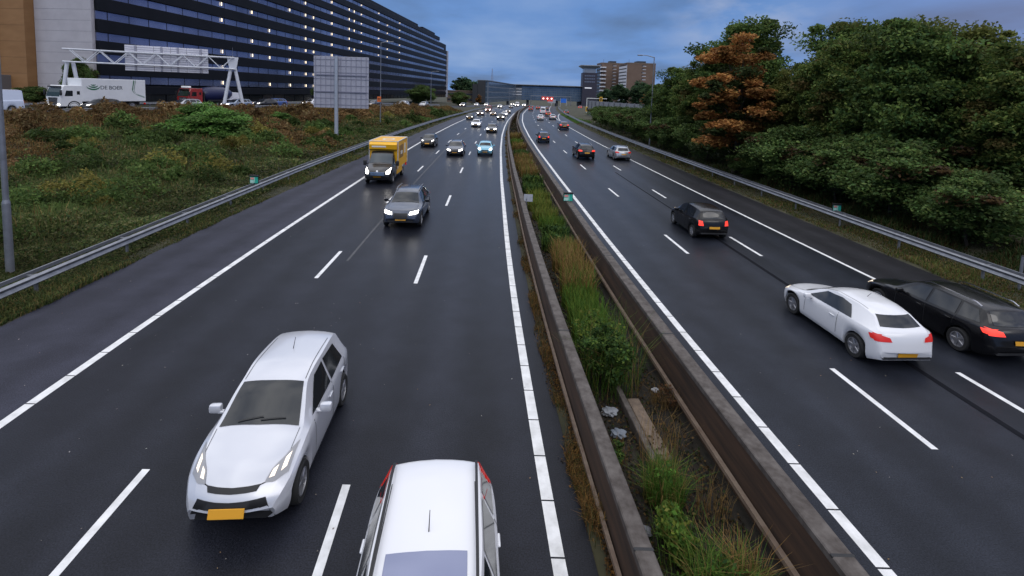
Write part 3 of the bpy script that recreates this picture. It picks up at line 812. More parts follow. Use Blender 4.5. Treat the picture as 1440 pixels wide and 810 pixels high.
# sport utility
SUV = car_shape(4.72, 1.92,
    [(0, .58), (.04, .76), (.20, .94), (.95, 1.06), (1.28, 1.12), (2.05, 1.56), (2.5, 1.64), (3.5, 1.61), (4.08, 1.52), (4.42, 1.20), (4.58, 1.10), (4.67, .90), (4.72, .64)],
    [(0, .56), (.06, .70), (.25, .88), (1.28, 1.02), (2.8, 1.08), (4.0, 1.13), (4.44, 1.10), (4.60, .92), (4.72, .62)],
    [(0, .76), (.08, .86), (.3, .96), (.9, 1.0), (2.8, 1.0), (4.0, .99), (4.42, .95), (4.60, .88), (4.72, .80)],
    [(0, .52), (.1, .60), (.4, .74), (1.2, .80), (1.5, .75), (2.05, .63), (2.8, .65), (3.8, .62), (4.1, .60), (4.45, .72), (4.72, .5)],
    (.92, 3.78), .37, .27)
make_car_type("suv", SUV,
    [([(1.64, 1.07), (2.62, 1.10)], [(2.20, 1.49), (2.62, 1.54)]), ([(2.70, 1.10), (3.52, 1.13)], [(2.70, 1.54), (3.46, 1.52)]), ([(3.60, 1.135), (4.12, 1.17)], [(3.56, 1.51), (3.92, 1.46)])],
    ('T', [(1.36, -.72), (1.31, 0), (1.36, .72)], [(1.97, -.58), (1.95, 0), (1.97, .58)]),
    ('B', [(-.58, 1.18), (.58, 1.18)], [(-.52, 1.47), (.52, 1.47)]),
    ([(.42, .76), (.62, .77), (.82, .80)], [(.44, .88), (.62, .90), (.83, .92)]),
    [('B', [(.50, .92), (.84, .92)], [(.54, 1.06), (.82, 1.08)]), ('L', [(4.40, .94), (4.54, .94)], [(4.36, 1.06), (4.52, 1.06)])],
    grille=[([(-.36, .60), (.36, .60)], [(-.34, .84), (.34, .84)]), ([(-.66, .34), (.66, .34)], [(-.6, .50), (.6, .50)])], plate_f=.53, plate_r=.78,
    pillar=[(1.58, .50, 1.60, 1.04), (2.66, .44, 2.66, 1.09), (3.52, .80, 3.58, 1.12)], handles=[(2.45, .96), (3.42, 1.0)],
    rails=(2.2, 3.95, .59, M_STEEL))

# round little three-door
MINI = car_shape(3.82, 1.72,
    [(0, .52), (.04, .68), (.2, .86), (.75, .97), (1.05, 1.02), (1.62, 1.36), (2.05, 1.42), (2.9, 1.405), (3.36, 1.34), (3.60, 1.04), (3.72, .94), (3.79, .78), (3.82, .58)],
    [(0, .50), (.06, .64), (.22, .80), (1.05, .93), (2.2, .96), (3.3, .99), (3.62, .95), (3.75, .80), (3.82, .56)],
    [(0, .74), (.08, .85), (.28, .96), (.75, 1.0), (2.2, 1.0), (3.1, .985), (3.6, .94), (3.74, .88), (3.82, .8)],
    [(0, .5), (.1, .56), (.4, .68), (1.0, .74), (1.25, .70), (1.62, .60), (2.2, .61), (3.0, .59), (3.4, .575), (3.62, .66), (3.82, .5)],
    (.74, 3.18), .30)
make_car_type("mini", MINI,
    [([(1.38, .975), (2.38, .99)], [(1.74, 1.30), (2.38, 1.33)]), ([(2.46, .99), (3.24, 1.01)], [(2.46, 1.33), (3.14, 1.29)])],
    ('T', [(1.12, -.67), (1.08, 0), (1.12, .67)], [(1.55, -.55), (1.53, 0), (1.55, .55)]),
    ('B', [(-.54, 1.02), (.54, 1.02)], [(-.48, 1.30), (.48, 1.30)]),
    ([(.46, .66), (.60, .64), (.74, .68)], [(.48, .80), (.60, .84), (.73, .82)]),
    [('B', [(.54, .74), (.72, .74)], [(.56, .94), (.70, .95)])],
    grille=[([(-.40, .50), (.40, .50)], [(-.36, .66), (.36, .66)]), ([(-.5, .28), (.5, .28)], [(-.46, .40), (.46, .40)])], plate_f=.46, plate_r=.64,
    pillar=[(1.34, .42, 1.36, .94), (2.42, .36, 2.42, .97)], handles=[(2.25, .84)])

# panel van (big white)
VAN = car_shape(5.3, 2.0,
    [(0, .70), (.05, .95), (.25, 1.10), (.75, 1.25), (1.0, 1.34), (1.75, 2.10), (2.1, 2.34), (3.4, 2.38), (5.0, 2.36), (5.20, 2.26), (5.26, 1.6), (5.28, 1.0), (5.3, .65)],
    [(0, .66), (.06, .80), (.25, .98), (1.0, 1.18), (2.0, 1.25), (5.0, 1.3), (5.22, 1.25), (5.27, .95), (5.3, .6)],
    [(0, .80), (.08, .88), (.3, .97), (.8, 1.0), (2.8, 1.0), (5.0, 1.0), (5.22, .98), (5.27, .97), (5.3, .96)],
    [(0, .55), (.1, .62), (.4, .76), (1.0, .84), (1.75, .78), (2.2, .80), (5.0, .82), (5.22, .80), (5.3, .7)],
    (.95, 4.25), .34, .26, sw=[(0, .22), (.5, .16), (1.2, .10), (2.2, 0), (5.0, 0), (5.3, 0)])
make_car_type("van", VAN,
    [([(1.30, 1.27), (2.25, 1.30)], [(1.70, 1.85), (2.25, 1.88)])],
    ('T', [(1.10, -.76), (1.06, 0), (1.10, .76)], [(1.78, -.68), (1.76, 0), (1.78, .68)]),
    ('B', [(-.62, 1.42), (.62, 1.42)], [(-.60, 1.95), (.60, 1.95)]),
    ([(.52, .82), (.68, .82), (.84, .86)], [(.55, .98), (.68, 1.02), (.85, 1.06)]),
    [('B', [(.84, .85), (.95, .85)], [(.84, 1.25), (.94, 1.25)])],
    grille=[([(-.48, .55), (.48, .55)], [(-.46, .80), (.46, .80)]), ([(-.7, .34), (.7, .34)], [(-.6, .46), (.6, .46)])], plate_f=.50, plate_r=.70,
    pillar=[(1.22, .50, 1.25, 1.2), (2.32, .45, 2.32, 1.9)], handles=[(2.12, 1.05)])

P_WHITE = paint("white", (0.72, 0.72, 0.74), .24)
P_PEARL = paint("silver_white", (0.58, 0.59, 0.63), .25, .25)
P_SILVER = paint("silver", (0.42, 0.43, 0.45), .3, .6)
P_BLACK = mat("paint_black", (0.005, 0.005, 0.006), .25, coat=.3, spec=.3)
P_NAVY = paint("navy", (0.012, 0.016, 0.035), .25, .2)
P_GREYB = paint("grey_blue", (0.055, 0.068, 0.10), .26, .4)
P_ANTH = paint("anthracite", (0.030, 0.031, 0.035), .28, .3)
P_LBLUE = paint("light_blue", (0.20, 0.48, 0.62), .3, .1)
P_BLUE = paint("blue", (0.06, 0.12, 0.34), .3, .2)
P_RED = paint("red", (0.33, 0.02, 0.018), .32)
P_YELLOW = mat("van_yellow", (0.80, 0.42, 0.006), .45, noise=(.74, .38, .006), scale=1.5)
G_ON, G_OFF, G_UP = "oncoming vehicles on the left carriageway", "departing vehicles on the right carriageway", "vehicles on the raised parallel road"
T1, T2, T3 = -8.95, -5.2, -1.78      # lane centres left
U1, U2, U3 = 1.6, 4.85, 8.1          # lane centres right

# left carriageway, driving towards the viewer (front bumper at y)
def on(key, yfront, off, label, cat, col, head, **k):
    place_vehicle(key, RL, yfront + CARS[key][0]['L'] / 2, off, -1, label, cat, G_ON, col, head, M_TAIL, **k)
on("hatch", 6.75, -4.98, "silver white hatchback nearest the viewer in the middle oncoming lane", "hatchback", P_PEARL, M_HEAD_DIM, scale=(1.0, 1.0, 1.08))
on("mpv", 2.70, -1.85, "white family car with dark roof rails passing below the viewer, red rear lamps visible", "family car", P_WHITE, M_HEAD_DIM)
on("suv", 23.45, -5.25, "dark blue grey sport utility with lit headlights behind the silver white hatchback", "suv", P_GREYB, M_HEAD, dark=P_BLACK)
on("hatch", 58.6, -8.95, "black hatchback with lit headlights following the yellow box van", "hatchback", P_BLACK, M_HEAD)
on("estate", 51.2, -4.95, "navy car with lit headlights beside the light blue small car", "car", P_NAVY, M_HEAD)
on("mini", 52.4, -1.75, "light blue small car in the oncoming lane along the median", "small car", P_LBLUE, M_HEAD)
on("estate", 82.5, -1.95, "dark green grey car with bright round headlights behind the light blue small car", "car", P_ANTH, M_HEAD_FAR)
on("estate", 94.5, -5.6, "white saloon in the middle oncoming lane, first white car beyond the dark ones", "car", P_WHITE, M_HEAD)
on("hatch", 118.5, -9.3, "black hatchback with bright headlights in the outer lane, left of the white saloon", "hatchback", P_BLACK, M_HEAD_FAR)
on("suv", 139.5, -8.9, "dark maroon sport utility with bright headlights beyond the black outer-lane hatchback", "suv", paint("maroon", (.06, .012, .012)), M_HEAD_FAR)
on("van", 166.5, -9.2, "reddish van with glaring headlights far along the outer oncoming lane", "van", paint("dull_red", (.22, .05, .04)), M_HEAD_FAR)
on("hatch", 142.5, -5.4, "dark brown hatchback with bright headlights in the far middle lane", "hatchback", paint("brown", (.05, .02, .015)), M_HEAD_FAR)
on("suv", 121.5, -1.9, "black sport utility with glaring headlights along the far median barrier", "suv", P_BLACK, M_HEAD_FAR)
on("estate", 142.0, -2.1, "white estate just behind the black sport utility along the median", "estate car", P_WHITE, M_HEAD_FAR)
on("hatch", 162.5, -2.0, "dark hatchback with glaring headlights behind the far white estate", "hatchback", P_ANTH, M_HEAD_FAR)
on("suv", 213.5, -9.6, "grey sport utility with glaring headlights near the road's vanishing bend", "suv", P_SILVER, M_HEAD_FAR)
on("hatch", 219.0, -5.2, "dark hatchback seen small in the middle lane near the bend", "hatchback", P_NAVY, M_HEAD)
on("van", 245, -4.4, "white van with bright headlights at the far bend of the oncoming lanes", "van", P_WHITE, M_HEAD_FAR)
on("estate", 258, -1.7, "silver estate with glaring headlights last beside the barrier at the bend", "estate car", P_SILVER, M_HEAD_FAR)
on("suv", 262, -8.2, "dark sport utility with glaring headlights last in the outer lane at the bend", "suv", P_BLACK, M_HEAD_FAR)

# right carriageway, driving away (rear bumper at y)
def off_(key, yrear, off, label, cat, col, tail=None, **k):
    place_vehicle(key, R0, yrear + CARS[key][0]['L'] / 2, off, 1, label, cat, G_OFF, col, M_HEAD_DIM, tail or M_TAIL, **k)
off_("coupe", 12.05, 5.08, "sporty white two-door hatchback driving away, nearest white car on the right", "hatchback", P_WHITE)
off_("estate", 12.45, 8.48, "black estate with red tail lamps beside the sporty white hatchback", "estate car", P_BLACK, M_TAIL_BRIGHT)
off_("hatch", 23.3, 5.28, "black hatchback with yellow plate alone in the middle departing lane", "hatchback", P_BLACK, M_TAIL_BRIGHT)
off_("suv", 51.6, 4.5, "black sport utility left of the silver estate", "suv", P_BLACK, M_TAIL_BRIGHT)
off_("estate", 51.9, 8.5, "silver estate in the outer departing lane right of the black sport utility", "estate car", P_SILVER)
off_("hatch", 68.5, 1.5, "dark blue hatchback with red tail lamps close to the right barrier", "hatchback", P_NAVY, M_TAIL_BRIGHT)
off_("suv", 94.5, 7.6, "dark red-lit sport utility in the outer departing lane beyond the silver estate", "suv", paint("dark_red", (.035, .008, .008)), M_TAIL_BRIGHT)
off_("hatch", 126, 4.7, "white hatchback in the middle of the far departing lanes", "hatchback", P_WHITE)
off_("estate", 131, 8.2, "silver saloon-like estate right of the far white hatchback", "estate car", P_SILVER)
off_("hatch", 151, 7.9, "orange red hatchback just ahead of the far silver estate", "hatchback", paint("orange_red", (.30, .07, .03)), M_TAIL_BRIGHT)
off_("van", 168, 6.7, "tall white van driving away towards the overpass building", "van", P_WHITE, M_TAIL_BRIGHT)
off_("hatch", 192, 2.0, "dark red hatchback left of the tall white van", "hatchback", paint("wine", (.10, .015, .015)), M_TAIL_BRIGHT)
off_("estate", 214, 4.6, "bright red-lit estate far away before the overpass building", "estate car", paint("far_red", (.2, .03, .02)), M_TAIL_BRIGHT)
off_("suv", 218, 1.4, "black sport utility far away nearest the barrier at the bend", "suv", P_BLACK, M_TAIL_BRIGHT)
off_("suv", 206, 8.3, "dark sport utility far away in the outer lane before the blue sign", "suv", P_ANTH)
def exit_x(y): return EXC(y) 
place_vehicle("hatch", exit_x, 173, 0.0, 1, "dark hatchback with orange red lamps on the exit lane by the yellow signal", "hatchback", G_OFF, P_ANTH, M_HEAD_DIM, M_TAIL_BRIGHT)
place_vehicle("suv", exit_x, 240, 0.2, 1, "red car at the head of the exit lane below the dark tower", "suv", G_OFF, P_RED, M_HEAD_DIM, M_TAIL_BRIGHT)

# raised parallel road
def up(key, y, off, label, cat, col, head, direction=-1):
    place_vehicle(key, NL, y, off, direction, label, cat, G_UP, col, head, M_TAIL, z=float(ELEV(y)) + .036)
up("hatch", 57.0, -.1, "black hatchback with lit headlamp in front of the white box truck", "hatchback", P_BLACK, M_HEAD)
up("estate", 66.5, 0.1, "silver estate on the raised road left of the white gantry leg", "estate car", P_SILVER, M_HEAD)
up("estate", 73.8, 0.2, "silver blue estate right behind the legs of the white gantry", "estate car", paint("pale_blue", (.30, .36, .46), .3, .4), M_HEAD)
up("van", 77.5, -6.0, "white van behind the white gantry legs", "van", P_WHITE, M_HEAD_DIM)
up("hatch", 78.2, 0.2, "dark hatchback with glaring headlights just right of the gantry legs", "hatchback", P_ANTH, M_HEAD)
up("estate", 83.5, -3.6, "blue estate on the raised road between gantry and big sign", "estate car", P_BLUE, M_HEAD_DIM)
up("hatch", 87, -.2, "white hatchback at the left edge of the big sign panel", "hatchback", P_WHITE, M_HEAD)
up("estate", 104.5, -.2, "grey blue estate right of the big sign panel", "estate car", P_GREYB, M_HEAD_DIM)
up("hatch", 118, .1, "white hatchback with lit lamp below the dark building's bushes", "hatchback", P_WHITE, M_HEAD)
up("hatch", 132, .1, "pale silver hatchback behind the round bush on the raised road", "hatchback", P_SILVER, M_HEAD_DIM)
up("suv", 187, .2, "dark sport utility with glaring headlights where the raised road comes down", "suv", P_ANTH, M_HEAD_FAR)
up("hatch", 216, .4, "white hatchback with glaring headlights low on the slip road", "hatchback", P_WHITE, M_HEAD_FAR)
up("estate", 243, .3, "grey estate with bright headlights last on the slip road", "estate car", P_SILVER, M_HEAD_FAR)
up("van", 49.6, -3.0, "white van with blue stripe and orange lamp at the left picture edge", "van", paint("van_white", (.62, .68, .80)), M_HEAD_DIM)

# ------------------------------------------------------------------ vans and trucks built from panels
def text_mesh(s, size, depth, m_, name):
    cu = bpy.data.curves.new(name, 'FONT'); cu.body = s; cu.size = size; cu.extrude = depth; cu.align_x = 'CENTER'; cu.align_y = 'CENTER'
    ob = bpy.data.objects.new(name, cu); COL.objects.link(ob)
    dg = bpy.context.evaluated_depsgraph_get()
    me = bpy.data.meshes.new_from_object(ob.evaluated_get(dg))
    COL.objects.unlink(ob); bpy.data.objects.remove(ob)
    me.materials.clear(); me.materials.append(m_); me.name = name
    return me

def add_wheels(t, spots, Rt, wd):
    ty, rm = wheel_meshes(Rt, wd)
    for x, y in spots:
        o = link("wheel", ty, t); o.matrix_local = Matrix.Translation((x, y, Rt)) @ (Matrix.Rotation(math.pi, 4, 'Z') if y < 0 else Matrix.Identity(4))
        link("rim", rm, o)

# yellow box van: dark cab + yellow box.  local +X is forward
def box_van():
    y = 34.5; X = float(RL(y + 3)) - 9.05
    t = empty("box_van", (X, y + 3.1, .006), tangent(RL, y + 3) + math.pi)
    tag(t, "yellow box van with black cab in the outer oncoming lane", "box van", G_ON)
    S = car_shape(6.1, 2.02,
        [(0, .66), (.05, .98), (.25, 1.14), (.80, 1.36), (1.0, 1.44), (1.55, 2.05), (1.8, 2.22), (2.15, 2.26), (2.2, 2.2), (2.24, 1.0), (2.3, .72), (6.0, .70), (6.1, .62)],
        [(0, .62), (.06, .82), (.25, 1.02), (1.0, 1.25), (2.1, 1.3), (2.24, .9), (2.3, .62), (6.0, .62), (6.1, .56)],
        [(0, .80), (.08, .88), (.3, .97), (.8, 1.0), (2.1, 1.0), (2.26, .97), (2.32, .80), (6.0, .80), (6.1, .78)],
        [(0, .58), (.1, .64), (.4, .78), (1.0, .86), (1.6, .80), (2.1, .80), (2.3, .66), (6.1, .66)], (.95, 4.6), .34, .28,
        sw=[(0, .22), (.5, .16), (1.2, .12), (2.2, 0), (6.1, 0)])
    me = car_body_bm(S).mesh("cab", paint("van_black", (.012, .013, .016), .3), 42); link("body", me, t)
    bv = bvh_of(me); L = 6.1
    mb = MB(); patch(mb, bv, S, [(1.12, -.80), (1.08, 0), (1.12, .80)], [(1.62, -.70), (1.60, 0), (1.62, .70)], 'T', 11, 6); link("windscreen", mb.mesh("windscreen", mat("van_glass", (.05, .065, .075), .08), 60, False), t)  # bluish reflection put into the windscreen's base colour
    for sd in 'LR':
        mb = MB(); patch(mb, bv, S, [(1.30, 1.34), (2.05, 1.36)], [(1.62, 1.92), (2.05, 1.96)], sd); link("side_window", mb.mesh("side_window", M_GLASS, 60, False), t)
    for s in (1, -1):
        mb = MB(); patch(mb, bv, S, [(s * .62, .80), (s * .74, .78), (s * .86, .82)], [(s * .60, .94), (s * .74, 1.08), (s * .90, 1.20)], 'F', 8, 4, .01); link("headlight", mb.mesh("headlight", M_HEAD, 60, False), t)
        mb = MB(); mb.box((L / 2 - 1.35, s * 1.20, 1.42), (.14, .24, .38), .05, seg=2); mb.box((L / 2 - 1.38, s * 1.03, 1.36), (.06, .2, .05), .01); mb.build("mirror", M_DARK, t, 40)
    mb = MB()
    for z in (.72, .80, .88): patch(mb, bv, S, [(-.5, z), (.5, z)], [(-.5, z + .035), (.5, z + .035)], 'F', 9, 2, .012)
    link("grille", mb.mesh("grille", M_CHROME, None, False), t)
    mb = MB(); patch(mb, bv, S, [(-.08, .94), (.08, .94)], [(-.06, 1.04), (.06, 1.04)], 'F', 3, 3, .02); link("badge", mb.mesh("badge", M_CHROME, None, False), t)
    mb = MB(); patch(mb, bv, S, [(-.28, .54), (.28, .54)], [(-.28, .65), (.28, .65)], 'F', 5, 2, .025); link("number_plate", mb.mesh("number_plate", M_PLATE, None, False), t)
    # the cargo box
    bx = MB(); bx.box((L / 2 - 4.05, 0, 1.93), (3.9, 2.14, 2.06), .03); bx.prism([(L / 2 - 2.1, -1.04, 2.30), (L / 2 - 1.78, -1.0, 2.40), (L / 2 - 1.72, -1.0, 2.75), (L / 2 - 2.1, -1.04, 2.94)], (0, 2.04, 0))
    box = bx.build("cargo_box", P_YELLOW, t)
    fr = MB()
    for s in (1, -1):
        fr.box((L / 2 - 4.05, s * 1.07, 2.965), (3.94, .07, .07), .02); fr.box((L / 2 - 2.10, s * 1.07, 1.9), (.08, .07, 2.1), .02); fr.box((L / 2 - 6.0, s * 1.07, 1.9), (.08, .07, 2.1), .02)
    fr.box((L / 2 - 2.10, 0, 2.965), (.07, 2.1, .07), .02); fr.box((L / 2 - 6.0, 0, 2.965), (.07, 2.1, .07), .02)
    fr.build("corner_trim", M_STEEL_W, box)
    # white ring mark on the roof, white band on the front, panels on the sides
    mb = MB(); pts = []
    n = 28
    rows = []
    for k in range(n + 1):
        a = 2 * math.pi * k / n; rows.append([(L / 2 - 3.9 + r * math.cos(a) * 1.1, r * math.sin(a) * .75, 2.966) for r in (.42, .66)])
    mb.loft(rows); mb.build("roof_mark", mat("mark_white", (.7, .68, .62), .5), box, normals=False)
    mb = MB(); mb.box((L / 2 - 1.742, -.28, 2.60), (.02, 1.05, .12), 0); mb.build("front_mark", mat("mark_white", (.7, .68, .62), .5), box)
    for s in (1, -1):
        mb = MB(); mb.box((L / 2 - 3.5, s * 1.075, 2.1), (1.5, .02, 1.0), .005); mb.build("side_panel", mat("box_brown", (.25, .13, .02), .5), box)
        mb = MB(); mb.box((L / 2 - 4.9, s * 1.08, 2.2), (.5, .02, .8), .005); mb.box((L / 2 - 3.5, s * 1.088, 2.0), (.7, .012, .26), .003); mb.build("side_mark", mat("mark_white", (.7, .68, .62), .5), box)
        mb = MB(); mb.box((L / 2 - 3.1, s * 1.0, .72), (2.0, .06, .5), .02); mb.build("side_skirt", P_YELLOW, t)
        mb = MB(); mb.box((L / 2 - 6.09, s * .95, .75), (.03, .12, .3), .005); mb.build("tail_light", M_TAIL, t)
    add_wheels(t, [(L / 2 - .95, .88), (L / 2 - .95, -.88), (L / 2 - 4.6, .90), (L / 2 - 4.6, -.90)], .34, .22)
box_van()

def truck_cab(t, x0, W, H, pm, grille_z=(.75, 1.55), visor=None, back=2.2):
    """flat-front lorry cab, front face at local x0; returns nothing"""
    hw = W / 2
    prof = [(x0 - back, .55), (x0 - .05, .55), (x0, .75), (x0, 1.62), (x0 - .10, 2.15), (x0 - .32, H - .18), (x0 - .50, H), (x0 - back, H)]
    secs = []
    for y, ins in ((-hw, .05), (-hw + .05, .0), (hw - .05, .0), (hw, .05)):
        cx, cz = x0 - back / 2, (H + .55) / 2
        secs.append([(cx + (x - cx) * (1 - ins * .9), y, cz + (z - cz) * (1 - ins * .6)) for x, z in prof])
    mb = MB(); mb.loft(secs, closed=True, caps=True); cab = mb.build("cab", pm, t, 25)
    mb = MB(); mb.prism([(x0 + .006, -hw + .12, 1.66), (x0 - .095, -hw + .14, 2.16), (x0 - .29, -hw + .2, H - .28), (x0 - .29, hw - .2, H - .28), (x0 - .095, hw - .14, 2.16), (x0 + .006, hw - .12, 1.66)][:0] or
                       [(x0 + .012, -hw + .12, 1.68), (x0 + .012, hw - .12, 1.68), (x0 - .085, hw - .12, 2.16), (x0 - .085, -hw + .12, 2.16)], (-.03, 0, 0))
    mb.prism([(x0 - .082, -hw + .12, 2.16), (x0 - .082, hw - .12, 2.16), (x0 - .27, hw - .16, H - .30), (x0 - .27, -hw + .16, H - .30)], (-.03, 0, 0))
    mb.build("windscreen", mat("lorry_glass", (.03, .045, .035), .06), t, 30)
    if visor:
        mb = MB(); mb.box((x0 - .18, 0, H - .16), (.22, W - .3, .16), .04); mb.build("sun_visor", visor, t)
    for s in (1, -1):
        mb = MB(); mb.prism([(x0 - .45, s * (hw + .004), 1.72), (x0 - 1.25, s * (hw + .004), 1.72), (x0 - 1.25, s * (hw + .004), 2.35), (x0 - .62, s * (hw + .004), 2.35)], (0, -s * .03, 0)); mb.build("side_window", M_GLASS, t)
        mb = MB(); mb.prism([(x0 - 1.65, s * (hw + .004), 1.9), (x0 - 1.95, s * (hw + .004), 1.9), (x0 - 1.95, s * (hw + .004), 2.3), (x0 - 1.65, s * (hw + .004), 2.3)], (0, -s * .03, 0)); mb.build("side_window", M_GLASS, t)
        mb = MB(); mb.box((x0 + .0, s * (hw + .17), 2.1), (.16, .22, .60), .05, seg=2); mb.box((x0 - .1, s * (hw + .05), 2.36), (.06, .3, .05), .01); mb.build("mirror", M_DARK, t, 40)
        mb = MB(); mb.box((x0 + .005, s * (hw - .28), .72), (.06, .42, .22), .03); mb.build("headlight", M_HEAD, t)
        # wheel arch lip
        mb = MB()
        secs = []
        for k in range(11):
            a = math.pi * k / 10; secs.append([(x0 - 1.35 + r * math.cos(a), s * (hw + yy), .52 + r * math.sin(a)) for r, yy in ((.54, .01), (.66, .01), (.66, -.10), (.54, -.10))])
        mb.loft(secs, closed=True, caps=True); mb.build("wheel_arch", M_DARK if pm is not P_RED else P_RED, t)
    mb = MB()
    z0, z1 = grille_z
    mb.prism([(x0 + .02, -hw + .60, z0), (x0 + .02, hw - .60, z0), (x0 + .02, hw - .42, z1), (x0 + .02, -hw + .42, z1)], (-.03, 0, 0)); g_ = mb.build("grille", M_DARK, t)
    mb = MB()
    for k in range(5): mb.box((x0 + .03, 0, z0 + .1 + (z1 - z0 - .2) * k / 4), (.02, W - 1.15 + .06 * k, .035), .004)
    mb.build("grille_bar", mat("grille_grey", (.16, .16, .17), .4), g_)
    mb = MB(); mb.box((x0 + .0, 0, .60), (.10, W - .06, .22), .04); mb.build("bumper", pm, t)
    mb = MB(); mb.box((x0 + .058, 0, .56), (.01, .52, .11), 0); mb.build("number_plate", M_PLATE, t)
    return cab

def box_truck():
    hd = math.atan2(9.4, 3.1) + math.pi
    c = Vector((-52.0, 55.0, 3.235)); d = Vector((math.cos(hd), math.sin(hd), 0))
    t = empty("box_truck", c - d * 4.7, hd); tag(t, "white box truck lettered DE BOER on the raised road", "truck", G_UP)
    pm = mat("truck_white", (.74, .75, .76), .4, noise=(.68, .69, .70), scale=1)
    truck_cab(t, 4.7, 2.45, 2.95, pm, visor=M_DARK)
    mb = MB(); mb.box((.0 - 1.05, 0, 2.45), (7.2, 2.5, 2.72), .035); bx = mb.build("cargo_box", pm, t)
    gm = mat("truck_green", (.02, .14, .06), .5); dk = mat("letter_dark", (.05, .07, .08), .5)
    M_side = lambda x, z, s: Matrix.Translation((x, s * 1.262, z)) @ Matrix.Rotation(math.pi if s > 0 else 0, 4, 'Z') @ Matrix.Rotation(math.pi / 2, 4, 'X')
    for s in (1, -1):
        o = link("lettering", text_mesh("DE BOER", .62, .006, dk, "lettering"), bx); o.matrix_local = M_side(-.62, 2.75, s)
        # green leaf-like swoosh: three crescents
        mb = MB()
        for k, (r_, w_) in enumerate(((.64, .22), (.44, .22), (.24, .20))):
            rows = []
            for i in range(13):
                a = math.pi * (1.02 + .95 * i / 12); th = w_ * math.sin(math.pi * i / 12)
                rows.append([(1.35 + s * 0 + r_ * math.cos(a) * 1.15, s * 1.262, 2.95 + .10 * k + r_ * .8 * math.sin(a)), (1.35 + (r_ - th) * math.cos(a) * 1.15, s * 1.262, 2.95 + .10 * k + (r_ - th) * .8 * math.sin(a))])
            mb.loft(rows)
        mb.build("emblem", gm, bx, normals=False)
        mb = MB()
        for o_, w_ in ((0, .10), (.22, .05)):
            pl = [(-3.2 - o_, 3.75), (-2.98 - o_, 2.55), (-3.1 - o_, 2.2), (-3.45 - o_, 1.95), (-4.45, 1.55 + o_ * .6)]
            mb.loft([[(x, s * 1.263, z + w_ * .5), (x - w_, s * 1.263, z - w_ * .5)] for x, z in pl])
        mb.build("green_stripe", gm, bx, normals=False)
    mb = MB(); mb.box((-.6, 0, .85), (7.6, .9, .3), .02); mb.build("chassis", M_DARK, t)
    for s in (1, -1):
        mb = MB(); mb.box((.6, s * 1.18, .78), (2.6, .05, .50), .02); mb.build("side_guard", pm, t)
        mb = MB(); mb.box((-4.66, s * 1.0, .8), (.06, .3, .18), .01); mb.build("tail_light", M_TAIL, t)
    add_wheels(t, [(3.35, 1.08), (3.35, -1.08), (-1.7, 1.08), (-1.7, -1.08), (-3.0, 1.08), (-3.0, -1.08)], .5, .30)
box_truck()

def mixer_truck():
    hd = math.atan2(9.6, 3.7) + math.pi
    c = Vector((-48.3, 71.2, 3.235)); d = Vector((math.cos(hd), math.sin(hd), 0))
    t = empty("tanker_truck", c - d * 4.0, hd); tag(t, "red lorry cab with dark blue rounded load behind the gantry", "truck", G_UP)
    truck_cab(t, 4.0, 2.45, 2.85, P_RED, visor=M_DARK)
    mb = MB(); mb.box((3.45, 0, 3.05), (.5, 1.5, .26), .05); mb.build("roof_light_bar", mat("bar_white", (.7, .7, .72), .4, emit=(.9, .95, 1.0), es=.25), t)
    # rounded load
    mb = MB(); secs = []
    for x, r_ in ((1.3, .25), (1.2, .75), (.8, 1.05), (-.6, 1.22), (-2.2, 1.15), (-3.2, .85), (-3.7, .5)):
        secs.append([(x, r_ * math.cos(2 * math.pi * k / 24), 2.1 + (x + 3.7) * -.03 + r_ * math.sin(2 * math.pi * k / 24)) for k in range(24)])
    mb.loft(secs, closed=True, caps=True); mb.build("load_drum", mat("drum_blue", (.015, .02, .075), .4), t, 40)
    mb = MB(); mb.box((-1.4, 0, .85), (5.4, .9, .3), .02); mb.box((1.45, 0, 1.5), (.2, 2.2, 1.6), .05); mb.build("chassis", M_DARK, t)
    for s in (1, -1):
        mb = MB(); mb.box((-1.5, s * 1.15, 1.05), (4.8, .05, .25), .02); mb.build("side_guard", M_DARK, t)
    add_wheels(t, [(2.65, 1.08), (2.65, -1.08), (-1.4, 1.08), (-1.4, -1.08), (-2.7, 1.08), (-2.7, -1.08)], .5, .30)
mixer_truck()

# ------------------------------------------------------------------ dark strip-window building
BLK = mat("black_cladding", (0.007, 0.008, 0.011), 0.5, spec=0.12, noise=(0.010, 0.011, 0.015), scale=.4)
STRIP = mat("strip_glass", (0.15, 0.165, 0.25), 0.18, 0.75, noise=(0.27, 0.30, 0.44), scale=.12, detail=2, stretch=(1, 1, .2))
GREYP = mat("grey_panels", (0.40, 0.38, 0.40), 0.7, noise=(0.45, 0.43, 0.45), scale=.6)
BROWNP = mat("brown_panels", (0.29, 0.15, 0.058), 0.75, noise=(0.24, 0.12, 0.044), scale=.35, stretch=(1, 1, 3))
WLIGHT = mat("wall_lamp", (.9, .85, .7), .3, emit=(1.0, .80, .50), es=2.2)
def seams(mb, x0, x1, y, z0, z1, dx, dz):
    z = z0
    while z < z1: mb.box(((x0 + x1) / 2, y, z), (x1 - x0, .02, .02)); z += dz

